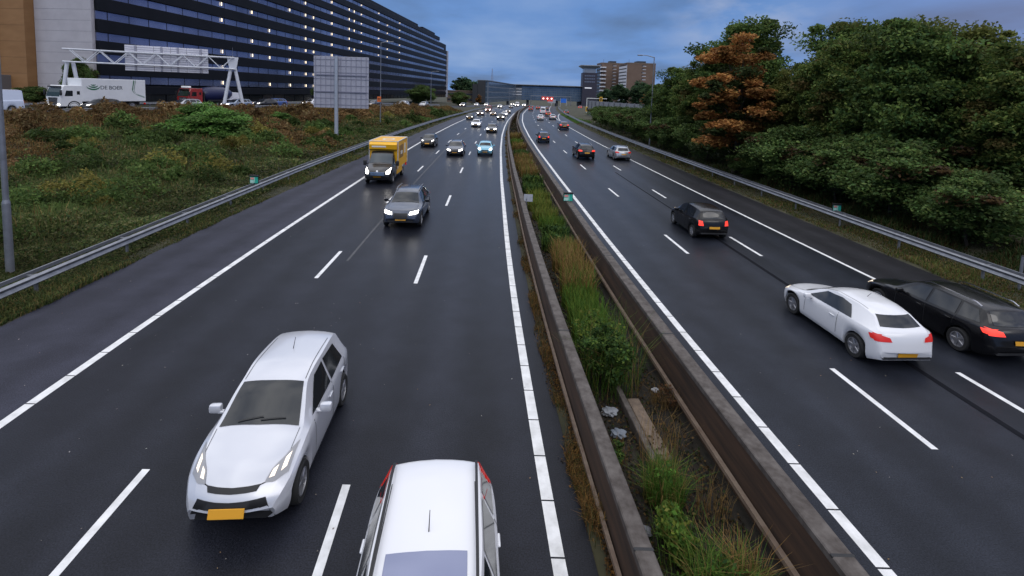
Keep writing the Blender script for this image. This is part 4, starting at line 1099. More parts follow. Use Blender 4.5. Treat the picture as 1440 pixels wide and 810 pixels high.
def dark_building():
    hd = math.atan2(1.0, .08)
    t = empty("office_building", (-58.6, 69, 3.1), hd)
    tag(t, "long black building with blue strip windows and small wall lamps", "building")
    U = 225.0; D = 20.0                    # local +X along the facade, -Y faces the motorway
    mb = MB(); mb.box((U / 2, D / 2 + .35, 15.5), (U, D, 31.0)); mb.build("core", BLK, t)
    def urange(k):
        return [(0, 206)] if k == 9 else [(0, 218)] if k == 8 else [(0, U)]
    for k in range(-1, 9):
        z = 6.9 + 3.0 * k
        for a, b in urange(k + 1):
            if z > 31: continue
            mb = MB(); mb.box(((a + b) / 2, .16, z), (b - a, .20, 1.15)); mb.build("strip_window", STRIP, t)
            mb = MB(); mb.box(((a + b) / 2, -.05, z + 1.5), (b - a, .55, 1.84), .04); mb.build("spandrel", BLK, t)
    mb = MB(); mb.box((U / 2, .0, 2.35), (U, .45, 1.3), .04); mb.build("spandrel", BLK, t)
    mb = MB(); mb.box((U / 2, .1, .85), (U, .2, 1.7)); mb.build("shop_glass", mat("ground_glass", (.012, .014, .016), .12), t)
    mb = MB()
    for u in np.arange(3, U, 4.5): mb.box((u, -.06, .85), (.12, .12, 1.7))
    mb.build("mullions", BLK, t)
    mb = MB()
    for u in np.arange(1.8, 200, 3.6):
        for k in range(-1, 9): mb.box((u, .05, 6.9 + 3 * k), (.07, .05, 1.15))
    mb.build("window_bars", BLK, t)
    # extra storey set on the roof, with plant rooms beside it
    for a, b in ((98, 163), (172, 196)):
        mb = MB(); mb.box(((a + b) / 2, 6, 31.6), (b - a, 11, 1.2)); mb.build("strip_window", STRIP, t)
        mb = MB(); mb.box(((a + b) / 2, 5.9, 33.3), (b - a + .4, 11.6, 2.3), .05); mb.build("roof_storey", BLK, t)
    for a, b, m_ in ((89, 97.8, BROWNP), (163.2, 168, BROWNP), (168, 171.8, GREYP)):
        mb = MB(); mb.box(((a + b) / 2, 6, 32.6), (b - a, 9, 3.3)); mb.build("plant_room", m_, t)
    mb = MB(); mb.box((U + 2.2, 6, 13.8), (4.2, 12.6, 27.6), .1); mb.build("end_wall", mat("pale_end", (.34, .35, .39), .7), t)
    # blind end facing the viewer: grey panels, then a brown tower with a white framed stair window
    mb = MB(); mb.box((-.25, 4.55, 22), (.5, 8.6, 44.4)); gw = mb.build("grey_end_wall", GREYP, t)
    mb = MB()
    for z in np.arange(1.5, 42, 1.5): mb.box((-.5, 4.55, z), (.02, 8.56, .025))
    mb.build("panel_joint", mat("joint_grey", (.2, .19, .21), .8), gw)
    mb = MB(); mb.box((-.9, 11.1, 22), (1.8, 4.4, 44.4)); bw = mb.build("brown_tower", BROWNP, t)
    mb = MB()
    for z in np.arange(2.2, 42, 2.2): mb.box((-1.8, 11.1, z), (.02, 4.36, .03))
    mb.build("panel_joint", mat("joint_brown", (.11, .055, .02), .8), bw)
    mb = MB(); mb.box((-1.2, 15.5, 24), (2.2, 4.2, 38)); mb.build("stair_glass", mat("stair_glass", (.30, .33, .42), .15, .5), t)
    mb = MB(); mb.box((-2.35, 13.45, 24), (.25, .30, 38.4)); mb.box((-2.35, 15.5, 5.0), (.25, 4.2, .3)); mb.box((-2.35, 15.5, 12.5), (.2, 4.2, .2)); mb.box((-2.35, 15.5, 20), (.2, 4.2, .2)); mb.build("stair_frame", mat("frame_white", (.75, .76, .78), .5), t)
    mb = MB(); mb.box((-1.8, 14.6, 2.6), (3.6, 6.4, 3.0), .05); mb.build("porch", mat("porch_grey", (.14, .13, .13), .7), t)
    for y in (13.2, 15.4):
        mb = MB(); mb.box((-3.62, y, 2.9), (.06, 1.3, .7), .02); mb.build("porch_lamp", mat("porch_lamp", (.6, .6, .62), .4, emit=(.9, .9, 1), es=.3), t)
    # wall lamps in vertical ranks
    lm = MB(); lm.box((0, 0, 0), (.13, .16, .62), .03); lme = lm.mesh("wall_lamp", WLIGHT)
    us = []
    for px in (313, 355, 379, 407.5, 429.5, 440.5, 466, 490, 497, 507, 531, 543, 560):
        r_ = (px - 720) / 684; us.append((-64.12) / (r_ - .08) - 69)
    for i, u in enumerate(us):
        for k in range(-1, 9):
            if i > 8 and k < 3: continue
            if i == 2 and k in (4,): continue
            if random.random() < .13: continue
            o = link("wall_lamp", lme, t); o.location = (u, -.06 - .05, 6.9 + 3 * k + .1); 
            if i > 8: o.scale = (1, 1, .6)
    return t
dark_building()

# ------------------------------------------------------------------ far buildings
def facade_building(name, label, base, rz, size, wall, glass, floors, bands, cat="building", roofm=None, group=None, front='both', cols=0):
    """box (x wide, y deep, z high) with glazing ribbons on its faces"""
    t = empty(name, base, rz); tag(t, label, cat, group)
    X, Y, Z = size
    mb = MB(); mb.box((0, 0, Z / 2), (X, Y, Z)); mb.build("wall", wall, t)
    fh = Z / floors
    for k in range(floors):
        z = fh * (k + .5)
        mb = MB()
        for s in (1, -1): mb.box((0, s * (Y / 2 + .03), z), (X * .96, .10, fh * bands)); mb.box((s * (X / 2 + .03), 0, z), (.10, Y * .94, fh * bands))
        w_ = mb.build("window_band", glass, t)
    if cols:
        mb = MB()
        for i in range(cols + 1):
            for s in (1, -1): mb.box((-X / 2 + X * i / cols, s * (Y / 2 + .1), Z / 2), (.25, .16, Z * .98))
        mb.build("mullions", wall, t)
    mb = MB(); mb.box((0, 0, Z + .3), (X + .8, Y + .8, .6), .05); mb.build("roof", roofm or wall, t)
    return t
G_BLUE = mat("curtain_glass", (0.10, 0.16, 0.24), 0.2, 0.55, noise=(0.17, 0.24, 0.33), scale=.25, detail=3)
G_DARK = mat("dark_glass", (0.03, 0.035, 0.05), 0.2)
W_SLATE = mat("slate_wall", (0.035, 0.038, 0.045), 0.6)
W_BLUEG = mat("blue_grey_wall", (0.13, 0.16, 0.20), 0.6)
W_BROWN = mat("brown_brick", (0.17, 0.115, 0.085), 0.8, noise=(.14, .09, .065), scale=.2)
W_TAN = mat("tan_brick", (0.16, 0.12, 0.09), 0.8)
W_WHITE = mat("white_panels", (0.60, 0.61, 0.65), 0.7)
M_ROOFM = mat("roof_metal", (0.20, 0.21, 0.22), 0.6)

# glazed building left of the road, its long side running towards the overpass
p0, p1 = Vector((-15.9, 298, 0)), Vector((2.2, 430, 0)); dd = p1 - p0; nrm = Vector((-dd.y, dd.x, 0)).normalized()
t = facade_building("glass_building", "long blue glazed building left of the far road", (p0 + p1) / 2 + nrm * 3.0, math.atan2(dd.y, dd.x) - math.pi / 2, (6, dd.length, 13.2), W_BLUEG, G_BLUE, 4, .72)
t.location.z = .4
mb = MB(); mb.box((-.6, -dd.length / 2 - .4, 6.6), (4.8, 1.0, 13.6)); mb.build("dark_end_panel", W_SLATE, t)
mb = MB(); mb.box((-4.6, -dd.length / 2 + 6, 5.6), (3, 14, 11.2)); mb.build("side_wing", W_SLATE, t)
# spire
t = empty("lattice_mast", (-15.3, 345, 13.8)); tag(t, "thin tapering lattice mast above the glazed building", "mast")
mb = MB()
for sx in (-1, 1):
    for sy in (-1, 1): mb.tube((sx * 1.6, sy * 1.6, -13.8), (sx * .12, sy * .12, 9.5), .14, .08, 6)
for z in np.arange(-6, 9, 1.8):
    r_ = 1.6 * (9.5 - z) / 23.3; mb.box((0, 0, z), (2 * r_ + .1, .1, .1)); mb.box((0, 0, z + .9), (.1, 2 * r_ + .1, .1))
mb.box((0, 0, -.6), (4.6, 4.6, 2.4), .2)
mb.build("mast", mat("mast_grey", (.20, .17, .18), .6), t)
# building that spans the road
t = empty("overpass_building", (27, 440, 0)); tag(t, "wide pale blue glass building bridging the motorway", "building")
mb = MB(); mb.box((0, 0, 7.4), (72, 14, 13.0)); mb.build("wall", W_BLUEG, t)
for k in range(6):
    mb = MB(); mb.box((8, -7.08, 1.9 + 2.05 * k), (55.5, .2, 1.55)); mb.build("window_band", G_BLUE, t)
for k in range(3):
    mb = MB(); mb.box((-26, -7.2, 5.6 + 2.5 * k), (12.5, .4, 1.0)); mb.build("white_band", W_WHITE, t)
mb = MB(); mb.box((-.5, -1.0, 14.3), (76, 18, .7), .1); mb.build("roof", M_ROOFM, t)
mb = MB()
for x in (-32, -14, 12, 32): mb.box((x, 0, -2.4), (2.0, 10, 6.8))
mb.build("pier", W_SLATE, t)
mb = MB()
for i in range(28): mb.box((-19.5 + 2.05 * i, -7.2, 7.2), (.14, .12, 12.0))
mb.build("mullions", W_BLUEG, t)
# dark tower with flared roof
t = empty("tower_building", (66.5, 434, 0)); tag(t, "slim dark tower with flared pale roof at the end of the road", "tower")
mb = MB(); mb.box((0, 0, 12), (12.5, 12, 29)); mb.build("shaft", mat("tower_slate", (.028, .026, .045), .55), t)
mb = MB(); mb.box((0, 0, 28.4), (10.2, 10.4, 4.0)); mb.build("lantern", mat("lantern_glass", (.25, .28, .33), .3, .3), t)
mb = MB(); mb.loft([[(-5.4, -5.4, 30.2), (5.4, -5.4, 30.2), (5.4, 5.4, 30.2), (-5.4, 5.4, 30.2)], [(-8.6, -8.2, 32.4), (8.6, -8.2, 32.4), (8.6, 8.2, 32.4), (-8.6, 8.2, 32.4)], [(-8.6, -8.2, 33.0), (8.6, -8.2, 33.0), (8.6, 8.2, 33.0), (-8.6, 8.2, 33.0)]], closed=True, caps=True); mb.build("roof", mat("flare_roof", (.30, .32, .34), .6), t)
for k in range(3):
    for i in range(6):
        mb = MB(); mb.box((-4.0 + 1.55 * i, -6.05, 18.6 + 2.6 * k), (1.2, .15, 1.1)); mb.build("window", mat("tower_glass", (.16, .18, .24), .3, .3), t)
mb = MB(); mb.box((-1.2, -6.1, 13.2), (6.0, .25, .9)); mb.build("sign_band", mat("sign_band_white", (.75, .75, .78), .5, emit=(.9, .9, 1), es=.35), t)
# two brown blocks
def brown_block(label, base, rz, size, side_m, front_m, floors):
    t = empty("apartment_block", base, rz); tag(t, label, "building", "brown tower blocks behind the right trees")
    X, Y, Z = size
    mb = MB(); mb.box((0, 0, Z / 2), (X, Y, Z)); mb.build("wall", front_m, t)
    mb = MB(); mb.box((-X / 2 - .15, 0, Z / 2 - .6), (.3, Y - .6, Z - 1.2)); mb.build("side_wall", side_m, t)
    wm = MB(); wm.box((0, 0, 0), (2.1, .3, .75)); wme = wm.mesh("window", G_DARK)
    fm = MB(); fm.box((0, 0, 0), (3.2, .3, .5)); fme = fm.mesh("white_sill", W_WHITE)
    sm = MB(); sm.box((0, 0, 0), (.3, Y - 2, .95)); sme = sm.mesh("window_band", G_DARK)
    for k in range(floors):
        z = Z * (k + .55) / floors
        o = link("window", wme, t); o.location = (X * .05, -Y / 2 - .02, z)
        o = link("white_sill", fme, t); o.location = (X * .05 + 1.4, -Y / 2 - .05, z - .62)
        o = link("window_band", sme, t); o.location = (-X / 2 - .24, 0, z)
    mb = MB(); mb.box((0, 0, Z + .45), (X + .3, Y + .3, .9), .05); mb.build("roof_edge", W_TAN, t)
    mb = MB(); mb.box((X * .1, 0, Z + 1.9), (X * .3, Y * .4, 2.2)); mb.tube((-X * .3, 0, Z), (-X * .3, 0, Z + 5), .15, .08); mb.build("roof_plant", W_SLATE, t)
    return t
brown_block("broad brown block with white left side, right of the dark tower", (114, 456, 0), .06, (26, 26, 36.5), W_WHITE, W_BROWN, 12)  # light on the left face put into its colour as white panels
t = brown_block("narrower brown block with white balconies between dark tower and broad block", (94.5, 486, 0), .06, (21, 20, 38), W_SLATE, W_BROWN, 12)
mb = MB()
for k in range(7): mb.box((-9.2, -11.2, 12 + 3.7 * k), (5.6, 2.2, 1.1))
mb.build("balcony", W_WHITE, t)
t = facade_building("office_block", "low pale block left of the narrower brown block", (85, 520, 0), .0, (16, 16, 24), W_WHITE, G_DARK, 8, .4)
t = facade_building("low_building", "low brick building between dark building and glazed building", (-33.5, 312, 0), .1, (17, 16, 6.8), W_TAN, G_DARK, 2, .3)
t = facade_building("low_building", "tiny far block peeping over the far trees left", (-27, 380, 0), .0, (14, 12, 10), W_TAN, G_DARK, 3, .3)

# noise wall on the right
t = empty("noise_wall", (28, 125, 0)); tag(t, "long pale translucent noise wall behind the right bushes", "noise wall")
pth = [(24.5, 158), (26.0, 140), (28.5, 122), (32.0, 104), (36.5, 86)]
mb = MB()
for (a, b), (c, d) in zip(pth, pth[1:]):
    v = Vector((c - a, d - b, 0)); n_ = Vector((-v.y, v.x, 0)).normalized() * .08
    mb.prism([(a - 28, b - 125, .2), (c - 28, d - 125, .2), (c - 28 + n_.x, d - 125 + n_.y, .2), (a - 28 + n_.x, b - 125 + n_.y, .2)], (0, 0, 5.0))
mb.build("panels", mat("noise_panel", (.27, .29, .33), .4, noise=(.22, .24, .28), scale=.5), t)
pm = MB(); pm.box((0, 0, 2.6), (.22, .22, 5.4), .02); pme = pm.mesh("post", M_STEEL)
for (a, b), (c, d) in zip(pth, pth[1:]):
    for k in range(4):
        o = link("post", pme, t); o.location = (a + (c - a) * k / 4 - 28 - .15, b + (d - b) * k / 4 - 125, 0)

# ------------------------------------------------------------------ road furniture
def lamp_post(loc, h, r0, r1, arm, label, thick=None, armdir=(1, 0)):
    t = empty("street_lamp", loc); tag(t, label, "street lamp", "lamp posts along the motorway")
    mb = MB()
    if thick:
        mb.tube((0, 0, -.3), (0, 0, thick), r0 * 1.35, r0 * 1.3, 14); mb.tube((0, 0, thick), (0, 0, thick + .12), r0 * 1.3, r0, 14); mb.tube((0, 0, thick + .12), (0, 0, h), r0, r1, 14)
    else: mb.tube((0, 0, -.3), (0, 0, h), r0, r1, 10)
    mb.build("pole", M_STEEL, t, 40)
    ax, ay = armdir
    mb = MB(); mb.tube((0, 0, h - .05), (ax * arm * .6, ay * arm * .6, h + .18), r1, r1 * .8, 8); mb.tube((ax * arm * .6, ay * arm * .6, h + .18), (ax * arm, ay * arm, h + .22), r1 * .8, r1 * .7, 8); mb.build("arm", M_STEEL, t, 40)
    mb = MB(); mb.box((ax * (arm + .3), ay * (arm + .3), h + .2), (.75 if ax else .26, .26 if ax else .75, .13), .05, seg=2); hd_ = mb.build("lamp_head", M_STEEL, t)
    mb = MB(); mb.box((ax * (arm + .3), ay * (arm + .3), h + .13), (.5 if ax else .18, .18 if ax else .5, .03), .01); mb.build("lens", M_STEEL_W, hd_)
    return t
gz = lambda x, y: float(ground(x, y))
lamp_post((-17.15, 16.25, gz(-17.15, 16.25)), 13.0, .088, .055, 1.8, "nearest lamp post, rising from the weeds at the left edge", thick=2.45)
lamp_post((-21.9, 80.5, gz(-21.9, 80.5)), 13.3, .085, .05, 1.4, "lamp post with orange plate right of the big sign panel")
lamp_post((-21.6, 128, gz(-21.6, 128)), 9.5, .10, .06, 1.4, "thin far lamp post in front of the dark building's right end")
lamp_post((-36.5, 100, gz(-36.5, 100)), 8.0, .06, .04, 1.0, "faint thin lamp post close to the dark facade")
lamp_post((18.75, 66.0, gz(18.75, 66.0)), 12.2, .10, .06, 1.6, "tall lamp post on the right in front of the woodland", armdir=(-1, 0))
lamp_post((-2.2, 262, -.1), 9.0, .16, .1, 1.5, "far pale lamp post at the bend")

# orange plate hung on the lamp post
t = empty("warning_plate", (-22.05, 80.3, gz(-21.9, 80.5) + 4.1)); tag(t, "orange warning plate fixed on the lamp post right of the big sign", "sign")
mb = MB(); mb.box((0, -.1, 0), (.62, .04, .85), .02); mb.build("panel", mat("sign_orange", (.75, .16, .03), .5), t)
mb = MB(); mb.box((0, -.13, .15), (.44, .02, .10)); mb.box((0, -.13, -.1), (.44, .02, .10)); mb.build("stripe", M_DARK, t)

# big sign seen from behind
sx, sy = -22.1, 61.0; sz = gz(sx, sy)
t = empty("traffic_sign", (sx, sy, sz), .06); tag(t, "big traffic sign panel seen from behind on one thick pole", "sign")
PANEL = mat("sign_back", (0.40, 0.40, 0.46), 0.5, 0.15, noise=(.35, .35, .41), scale=1)
zt, zb_ = 10.75 - sz, 4.35 - sz
mb = MB(); mb.box((.55, .16, (zt + zb_) / 2), (6.75, .05, zt - zb_), .01); pn = mb.build("panel", PANEL, t)
mb = MB()
for x in np.arange(-2.6, 3.9, .62): mb.box((x, .11, (zt + zb_) / 2), (.05, .06, zt - zb_ - .1))
mb.build("stiffener", mat("sign_rib", (.26, .26, .32), .5, .2), pn)
mb = MB()
for k in range(8):
    mb.box((.55, .10, zb_ + (zt - zb_) * (k + .5) / 8), (6.7, .03, .045))
for k in (2.5, 5.1): mb.box((.55, .05, zb_ + (zt - zb_) * k / 8), (6.3, .10, .12))
mb.build("rail", mat("sign_rail", (.20, .20, .26), .5, .2), pn)
mb = MB(); mb.tube((0, -.10, -.4), (0, -.10, zt + .05), .24, .20, 16); mb.build("pole", mat("pole_paint", (.36, .40, .46), .45, .2), t, 40)

# white lattice gantry over the raised road
def gantry():
    a, b = Vector((-58.2, 64.2, 3.1)), Vector((-41.9, 73.0, 3.0))
    t = empty("sign_gantry", a); tag(t, "white lattice gantry carrying sign boards over the raised road", "gantry")
    d = (b - a); L = d.length; ang = math.atan2(d.y, d.x)
    t.rotation_euler.z = ang
    WG = mat("gantry_white", (.66, .68, .72), .45, noise=(.58, .60, .65), scale=1.5)
    zt_, zb2 = 7.7, 6.05; hw = .55
    mb = MB()
    for z in (zt_, zb2):
        for y in (-hw, hw): mb.tube((-.6, y, z), (L + .2, y, z), .10, .10, 8)
    mb.build("chord", WG, t)
    n = 12
    mb = MB()
    for i in range(n):
        x0, x1 = L * i / n, L * (i + 1) / n
        for y in (-hw, hw):
            mb.tube((x0, y, zb2 if i % 2 else zt_), (x1, y, zt_ if i % 2 else zb2), .055, .055, 6)
        mb.tube((x0, -hw, zt_), (x1, hw, zt_), .04, .04, 6)
    mb.build("lattice", WG, t)
    for s in (-1, 1):
        mb = MB(); mb.tube((L + s * 1.35, s * .25, 0), (L + s * .22, s * .1, 6.4), .24, .24, 12); mb.build("leg", WG, t, 40)
        mb = MB(); mb.tube((s * 1.0, s * .3, 0), (s * .25, s * .12, 6.1), .22, .22, 12); mb.build("leg", WG, t, 40)
    mb = MB(); mb.prism([(L - .75, -.30, 7.8), (L + .75, -.30, 7.8), (L + .42, -.30, 5.9), (L - .42, -.30, 5.9)], (0, .6, 0)); mb.build("head_plate", WG, t)
    mb = MB(); mb.tube((L, 0, 7.8), (L, 0, 9.2), .03, .02, 6); mb.build("aerial", M_STEEL, t)
    # sign boards seen from behind
    e0, e1 = L * .30, L * .83
    wd = [1.35, 2.0, 1.0, 1.0, .95, 1.0, 1.9, .8]; k = (e1 - e0) / sum(wd); x = e0
    for i, w_ in enumerate(wd):
        ww = w_ * k
        mb = MB(); mb.box((x + ww / 2, .95, 7.0), (ww - .04, .06, 3.5), .01); bd = mb.build("sign_board", mat("board_back", (.74, .73, .78), .5, .0, noise=(.64, .63, .68), scale=.9), t)
        mb = MB()
        for z in np.arange(5.5, 8.7, .3): mb.box((x + ww / 2, .90, z), (ww - .06, .05, .04))
        if i % 2 == 0: mb.box((x + ww * .9, .86, 7.0), (.22, .12, 3.4))
        mb.build("board_rib", mat("board_rib", (.30, .30, .36), .5, .1), bd)
        x += ww
gantry()

# small green marker plates on the barriers and rails
def marker(loc, rz, label, tilt=0.0, h=.42, w_=.5):
    t = empty("marker_plate", loc, rz); tag(t, label, "marker plate", "green distance marker plates")
    mb = MB(); mb.box((0, 0, h / 2), (w_ + .04, .05, h + .04), .01); mb.box((0, .0, h * 1.12), (w_ + .04, .14, .10), .01); mb.build("backing", M_DARK, t)
    mb = MB(); mb.box((0, -.03, h / 2), (w_, .012, h), 0); f = mb.build("face", mat("marker_green", (.03, .40, .30), .4), t)
    mb = MB(); mb.box((-w_ * .22, -.04, h * .72), (w_ * .42, .008, h * .32)); mb.build("red_patch", mat("marker_red", (.75, .30, .28), .5), f)
    mb = MB(); mb.box((-w_ * .24, -.04, h * .26), (w_ * .46, .008, h * .40)); mb.box((w_ * .08, -.04, h * .5), (.035, .008, h * .8)); mb.build("pale_patch", mat("marker_pale", (.45, .70, .62), .5), f)
    mb = MB(); mb.tube((0, .06, -.45), (0, .06, h), .025, .025, 6); mb.build("stake", M_STEEL, t)
ym = 27.2
marker((float(R0(ym)) - 1.30, ym, .93), .05, "green marker plate on the right median barrier", h=.40, w_=.50)
marker((float(RAIL_L(30.4)) - .40, 30.4, .72), -.05, "green marker plate above the left guard rail", h=.42, w_=.52)
marker((float(RAIL_R(27.8)) + .45, 27.8, .72), -.15, "green marker plate above the right guard rail", h=.34, w_=.42)
# grey cabinet lid plate leaning over the left barrier
ym = 27.0
t = empty("metal_plate", (float(RL(ym)) + 1.30, ym, .78), -.05); tag(t, "tilted grey metal plate beside the left barrier cap", "plate")
mb = MB(); mb.box((0, 0, .28), (.50, .05, .42), .012, mtx=Matrix.Rotation(-.35, 4, 'X')); mb.build("panel", M_STEEL, t)
mb = MB(); mb.tube((-.1, .04, -.9), (-.1, .04, .25), .03, .03, 8); mb.build("stake", M_STEEL, t)
# right edge marker post
t = empty("post", (19.6, 18.1, .1)); tag(t, "short grey post at the right picture edge behind the guard rail", "post")
mb = MB(); mb.tube((0, 0, -.2), (0, 0, 1.25), .055, .05, 10); mb.build("shaft", M_STEEL, t, 40)
mb = MB(); mb.tube((0, 0, 1.25), (0, 0, 1.30), .06, .03, 10); mb.build("end_cap", M_DARK, t, 40)

# signal portal on the exit side with yellow backing boards
t = empty("signal_portal", (26.6, 176, 0)); tag(t, "pale signal arm with yellow boxes over the exit lane", "signal")
mb = MB(); mb.tube((0, 0, -.2), (0, 0, 5.9), .16, .14, 10); mb.tube((0, 0, 5.8), (7.2, 0, 5.8), .13, .11, 10); mb.build("arm", mat("portal_white", (.60, .62, .60), .5), t, 40)
for x, z in ((5.0, 5.6), (.15, 1.9)):
    mb = MB(); mb.box((x, -.2, z), (1.0, .08, 1.75), .03); b_ = mb.build("backing_board", mat("signal_yellow", (.72, .42, .02), .5), t)
    mb = MB(); mb.box((x, -.26, z), (.5, .10, 1.25), .03); mb.build("signal_box", M_DARK, b_)
# red lit lane signals across the departing road
t = empty("lane_signal_gantry", (22.5, 288, -.3)); tag(t, "far gantry with three red lit lane signals", "gantry")
mb = MB(); mb.tube((-12, 0, 0), (-12, 0, 6.0), .18, .16, 8); mb.tube((11.5, 0, 0), (11.5, 0, 6.0), .18, .16, 8); mb.box((-.2, 0, 5.9), (24, .4, .5)); mb.build("frame", M_STEEL, t)
LSR = mat("signal_red", (.5, .02, .01), .4, emit=(1.0, .09, .05), es=.28); LSW = mat("signal_white", (.9, .9, .9), .4, emit=(1, .92, .85), es=2.5)
for x in (-4.7, -2.3, .1):
    mb = MB(); mb.box((x, -.3, 4.6), (2.1, .2, 1.9), .05); f = mb.build("signal_panel", LSR, t)
    mb = MB(); mb.tube((x, -.40, 4.5), (x, -.46, 4.5), .42, .42, 12); mb.build("lamp", LSW, f)
mb = MB(); mb.box((-.8, -.3, 3.2), (3.4, .2, .7), .05); mb.build("signal_panel", LSR, t)
# blue sign
t = empty("direction_sign", (31.5, 305, -.6)); tag(t, "blue direction sign on posts right of the red lane signals", "sign")
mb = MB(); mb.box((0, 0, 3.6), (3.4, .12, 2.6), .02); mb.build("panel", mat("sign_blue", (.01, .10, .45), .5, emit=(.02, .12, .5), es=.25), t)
for s in (-1, 1):
    mb = MB(); mb.tube((s * 1.9, .1, -.5), (s * 1.9, .1, 5.0), .12, .12, 8); mb.build("post", M_STEEL_W, t)
t = empty("direction_sign", (25.2, 318, -1)); tag(t, "grey backed sign left of the blue direction sign", "sign")
mb = MB(); mb.box((0, 0, 3.2), (5.0, .12, 2.4), .02); mb.build("panel", mat("sign_grey_far", (.35, .37, .42), .5), t)
mb = MB(); mb.tube((0, .1, -1), (0, .1, 3.4), .14, .14, 8); mb.build("post", M_STEEL_W, t)

# ------------------------------------------------------------------ vegetation
def quads_mesh(name, C_, size, colr, flat=0.0, aspect=1.6, up=None):
    """N diamond leaves: centres, sizes, colours"""
    n = len(C_)
    nrm = rng.normal(size=(n, 3)); nrm[:, 2] = np.abs(nrm[:, 2]) + flat
    nrm /= np.linalg.norm(nrm, axis=1)[:, None]
    a = np.cross(nrm, rng.normal(size=(n, 3))); a /= np.linalg.norm(a, axis=1)[:, None] + 1e-9
    b = np.cross(nrm, a)
    s = (np.asarray(size) * rng.uniform(.65, 1.35, n))[:, None]
    a = a * s * .5 * aspect; b = b * s * .5
    V = np.stack([C_ - a, C_ - .15 * a + b + nrm * s * .06, C_ + a, C_ - .15 * a - b + nrm * s * .06], 1).reshape(-1, 3)
    return raw_mesh(name, V, 4, colr)

def raw_mesh(name, V, k, colr):
    n = len(V) // k
    me = bpy.data.meshes.new(name)
    me.vertices.add(len(V)); me.vertices.foreach_set("co", V.astype(np.float32).ravel())
    me.loops.add(len(V)); me.loops.foreach_set("vertex_index", np.arange(len(V), dtype=np.int32))
    me.polygons.add(n); me.polygons.foreach_set("loop_start", np.arange(0, len(V), k, dtype=np.int32))
    at = me.attributes.new("leafcol", 'FLOAT_COLOR', 'FACE')
    at.data.foreach_set("color", np.hstack([np.clip(colr, 0, 1), np.ones((n, 1))]).astype(np.float32).ravel())
    me.materials.append(M_LEAF)
    me.update(calc_edges=True)
    return me

def blades_mesh(name, B, h, wd, colr, lean=.35):
    """grass blades: bent two-segment strips"""
    n = len(B); h = np.asarray(h)[:, None] * rng.uniform(.6, 1.2, (n, 1))
    az = rng.uniform(0, 2 * math.pi, n); dirv = np.stack([np.cos(az), np.sin(az), np.zeros(n)], 1)
    side = np.stack([-np.sin(az), np.cos(az), np.zeros(n)], 1) * (np.asarray(wd) * .5)
    ln = rng.uniform(.1, 1, (n, 1)) * lean
    mid = B + np.array([0, 0, .6]) * h + dirv * h * ln * .4
    tip = B + np.array([0, 0, 1.0]) * h * (1 - ln * .3) + dirv * h * ln * 1.1
    V = np.stack([B - side, B + side, mid + side * .8, mid - side * .8], 1)
    V2 = np.stack([mid - side * .8, mid + side * .8, tip + side * .15, tip - side * .15], 1)
    VV = np.concatenate([V, V2], 0).reshape(-1, 3)
    return raw_mesh(name, VV, 4, np.concatenate([colr, colr * 1.1], 0))

def mixcol(pal, n, var=.22, wts=None):
    pal = np.array(pal); i = rng.choice(len(pal), n, p=wts)
    return pal[i] * rng.uniform(1 - var, 1 + var, (n, 1)) * rng.uniform(.94, 1.06, (n, 3))

def crown_points(h, r, base, nclump, nleaf, clump_r, shape=1.0, lobes=6):
    """leaf clumps through an uneven crown: several lobes, each with clumps mostly near its outside"""
    L = []
    for i in range(lobes):
        a = 2 * math.pi * i / lobes + rng.uniform(-.4, .4); rr = r * rng.uniform(.25, .55)
        zz = base + (h - base) * rng.uniform(.25, .72)
        L.append((rr * math.cos(a), rr * math.sin(a), zz, r * rng.uniform(.45, .62), (h - base) * rng.uniform(.24, .34)))
    L.append((0, 0, base + (h - base) * .70, r * .55, (h - base) * .32))
    L.append((0, 0, base + (h - base) * .38, r * .75, (h - base) * .38))
    cs = []
    ns = nclump // 9                      # some clumps become short shoots standing out of the outline
    for _ in range(nclump - ns):
        l = L[rng.integers(len(L))]
        d = rng.normal(size=3); d /= np.linalg.norm(d); q = rng.uniform(.5, 1.0)
        cs.append([l[0] + d[0] * l[3] * q, l[1] + d[1] * l[3] * q, l[2] + d[2] * l[4] * q])
    cs = np.array(cs)
    dd_ = np.linalg.norm(cs[:, None] - cs[None], axis=2); np.fill_diagonal(dd_, 9e9)
    near_ = np.sort(dd_, 1)[:, 2]; lone = near_ > max(clump_r * 1.05, 1.7 * np.median(near_)); good = np.where(~lone)[0]
    cs[lone] = cs[rng.choice(good, int(lone.sum()))] + rng.normal(0, .45 * clump_r, (int(lone.sum()), 3))
    cr_ = clump_r * rng.uniform(.55, 1.35, nclump)
    cen = np.array([0, 0, base + (h - base) * .4])
    order = np.argsort(cs[:, 2] + .25 * np.linalg.norm(cs[:, :2], axis=1)); top_ = order[len(order) // 3:]
    sh = []
    for q_, j in enumerate(rng.choice(top_, ns)):
        out_ = cs[j] - cen; out_ /= np.linalg.norm(out_) + 1e-6
        cr_[nclump - ns + q_] = cr_[j] * rng.uniform(.35, .6)
        sh.append(cs[j] + out_ * cr_[j] * rng.uniform(.45, .85))
    cs = np.concatenate([cs, np.array(sh).reshape(-1, 3)])
    k = rng.integers(0, nclump, nleaf)
    d = rng.normal(size=(nleaf, 3)); dn = np.linalg.norm(d, axis=1)
    d *= np.where(dn > 2.1, 2.1 * rng.uniform(.4, 1, nleaf) / dn, 1.0)[:, None]
    P = cs[k] + d * (cr_[k] * .58)[:, None] * np.array([1, 1, .55])
    return P, k, cs

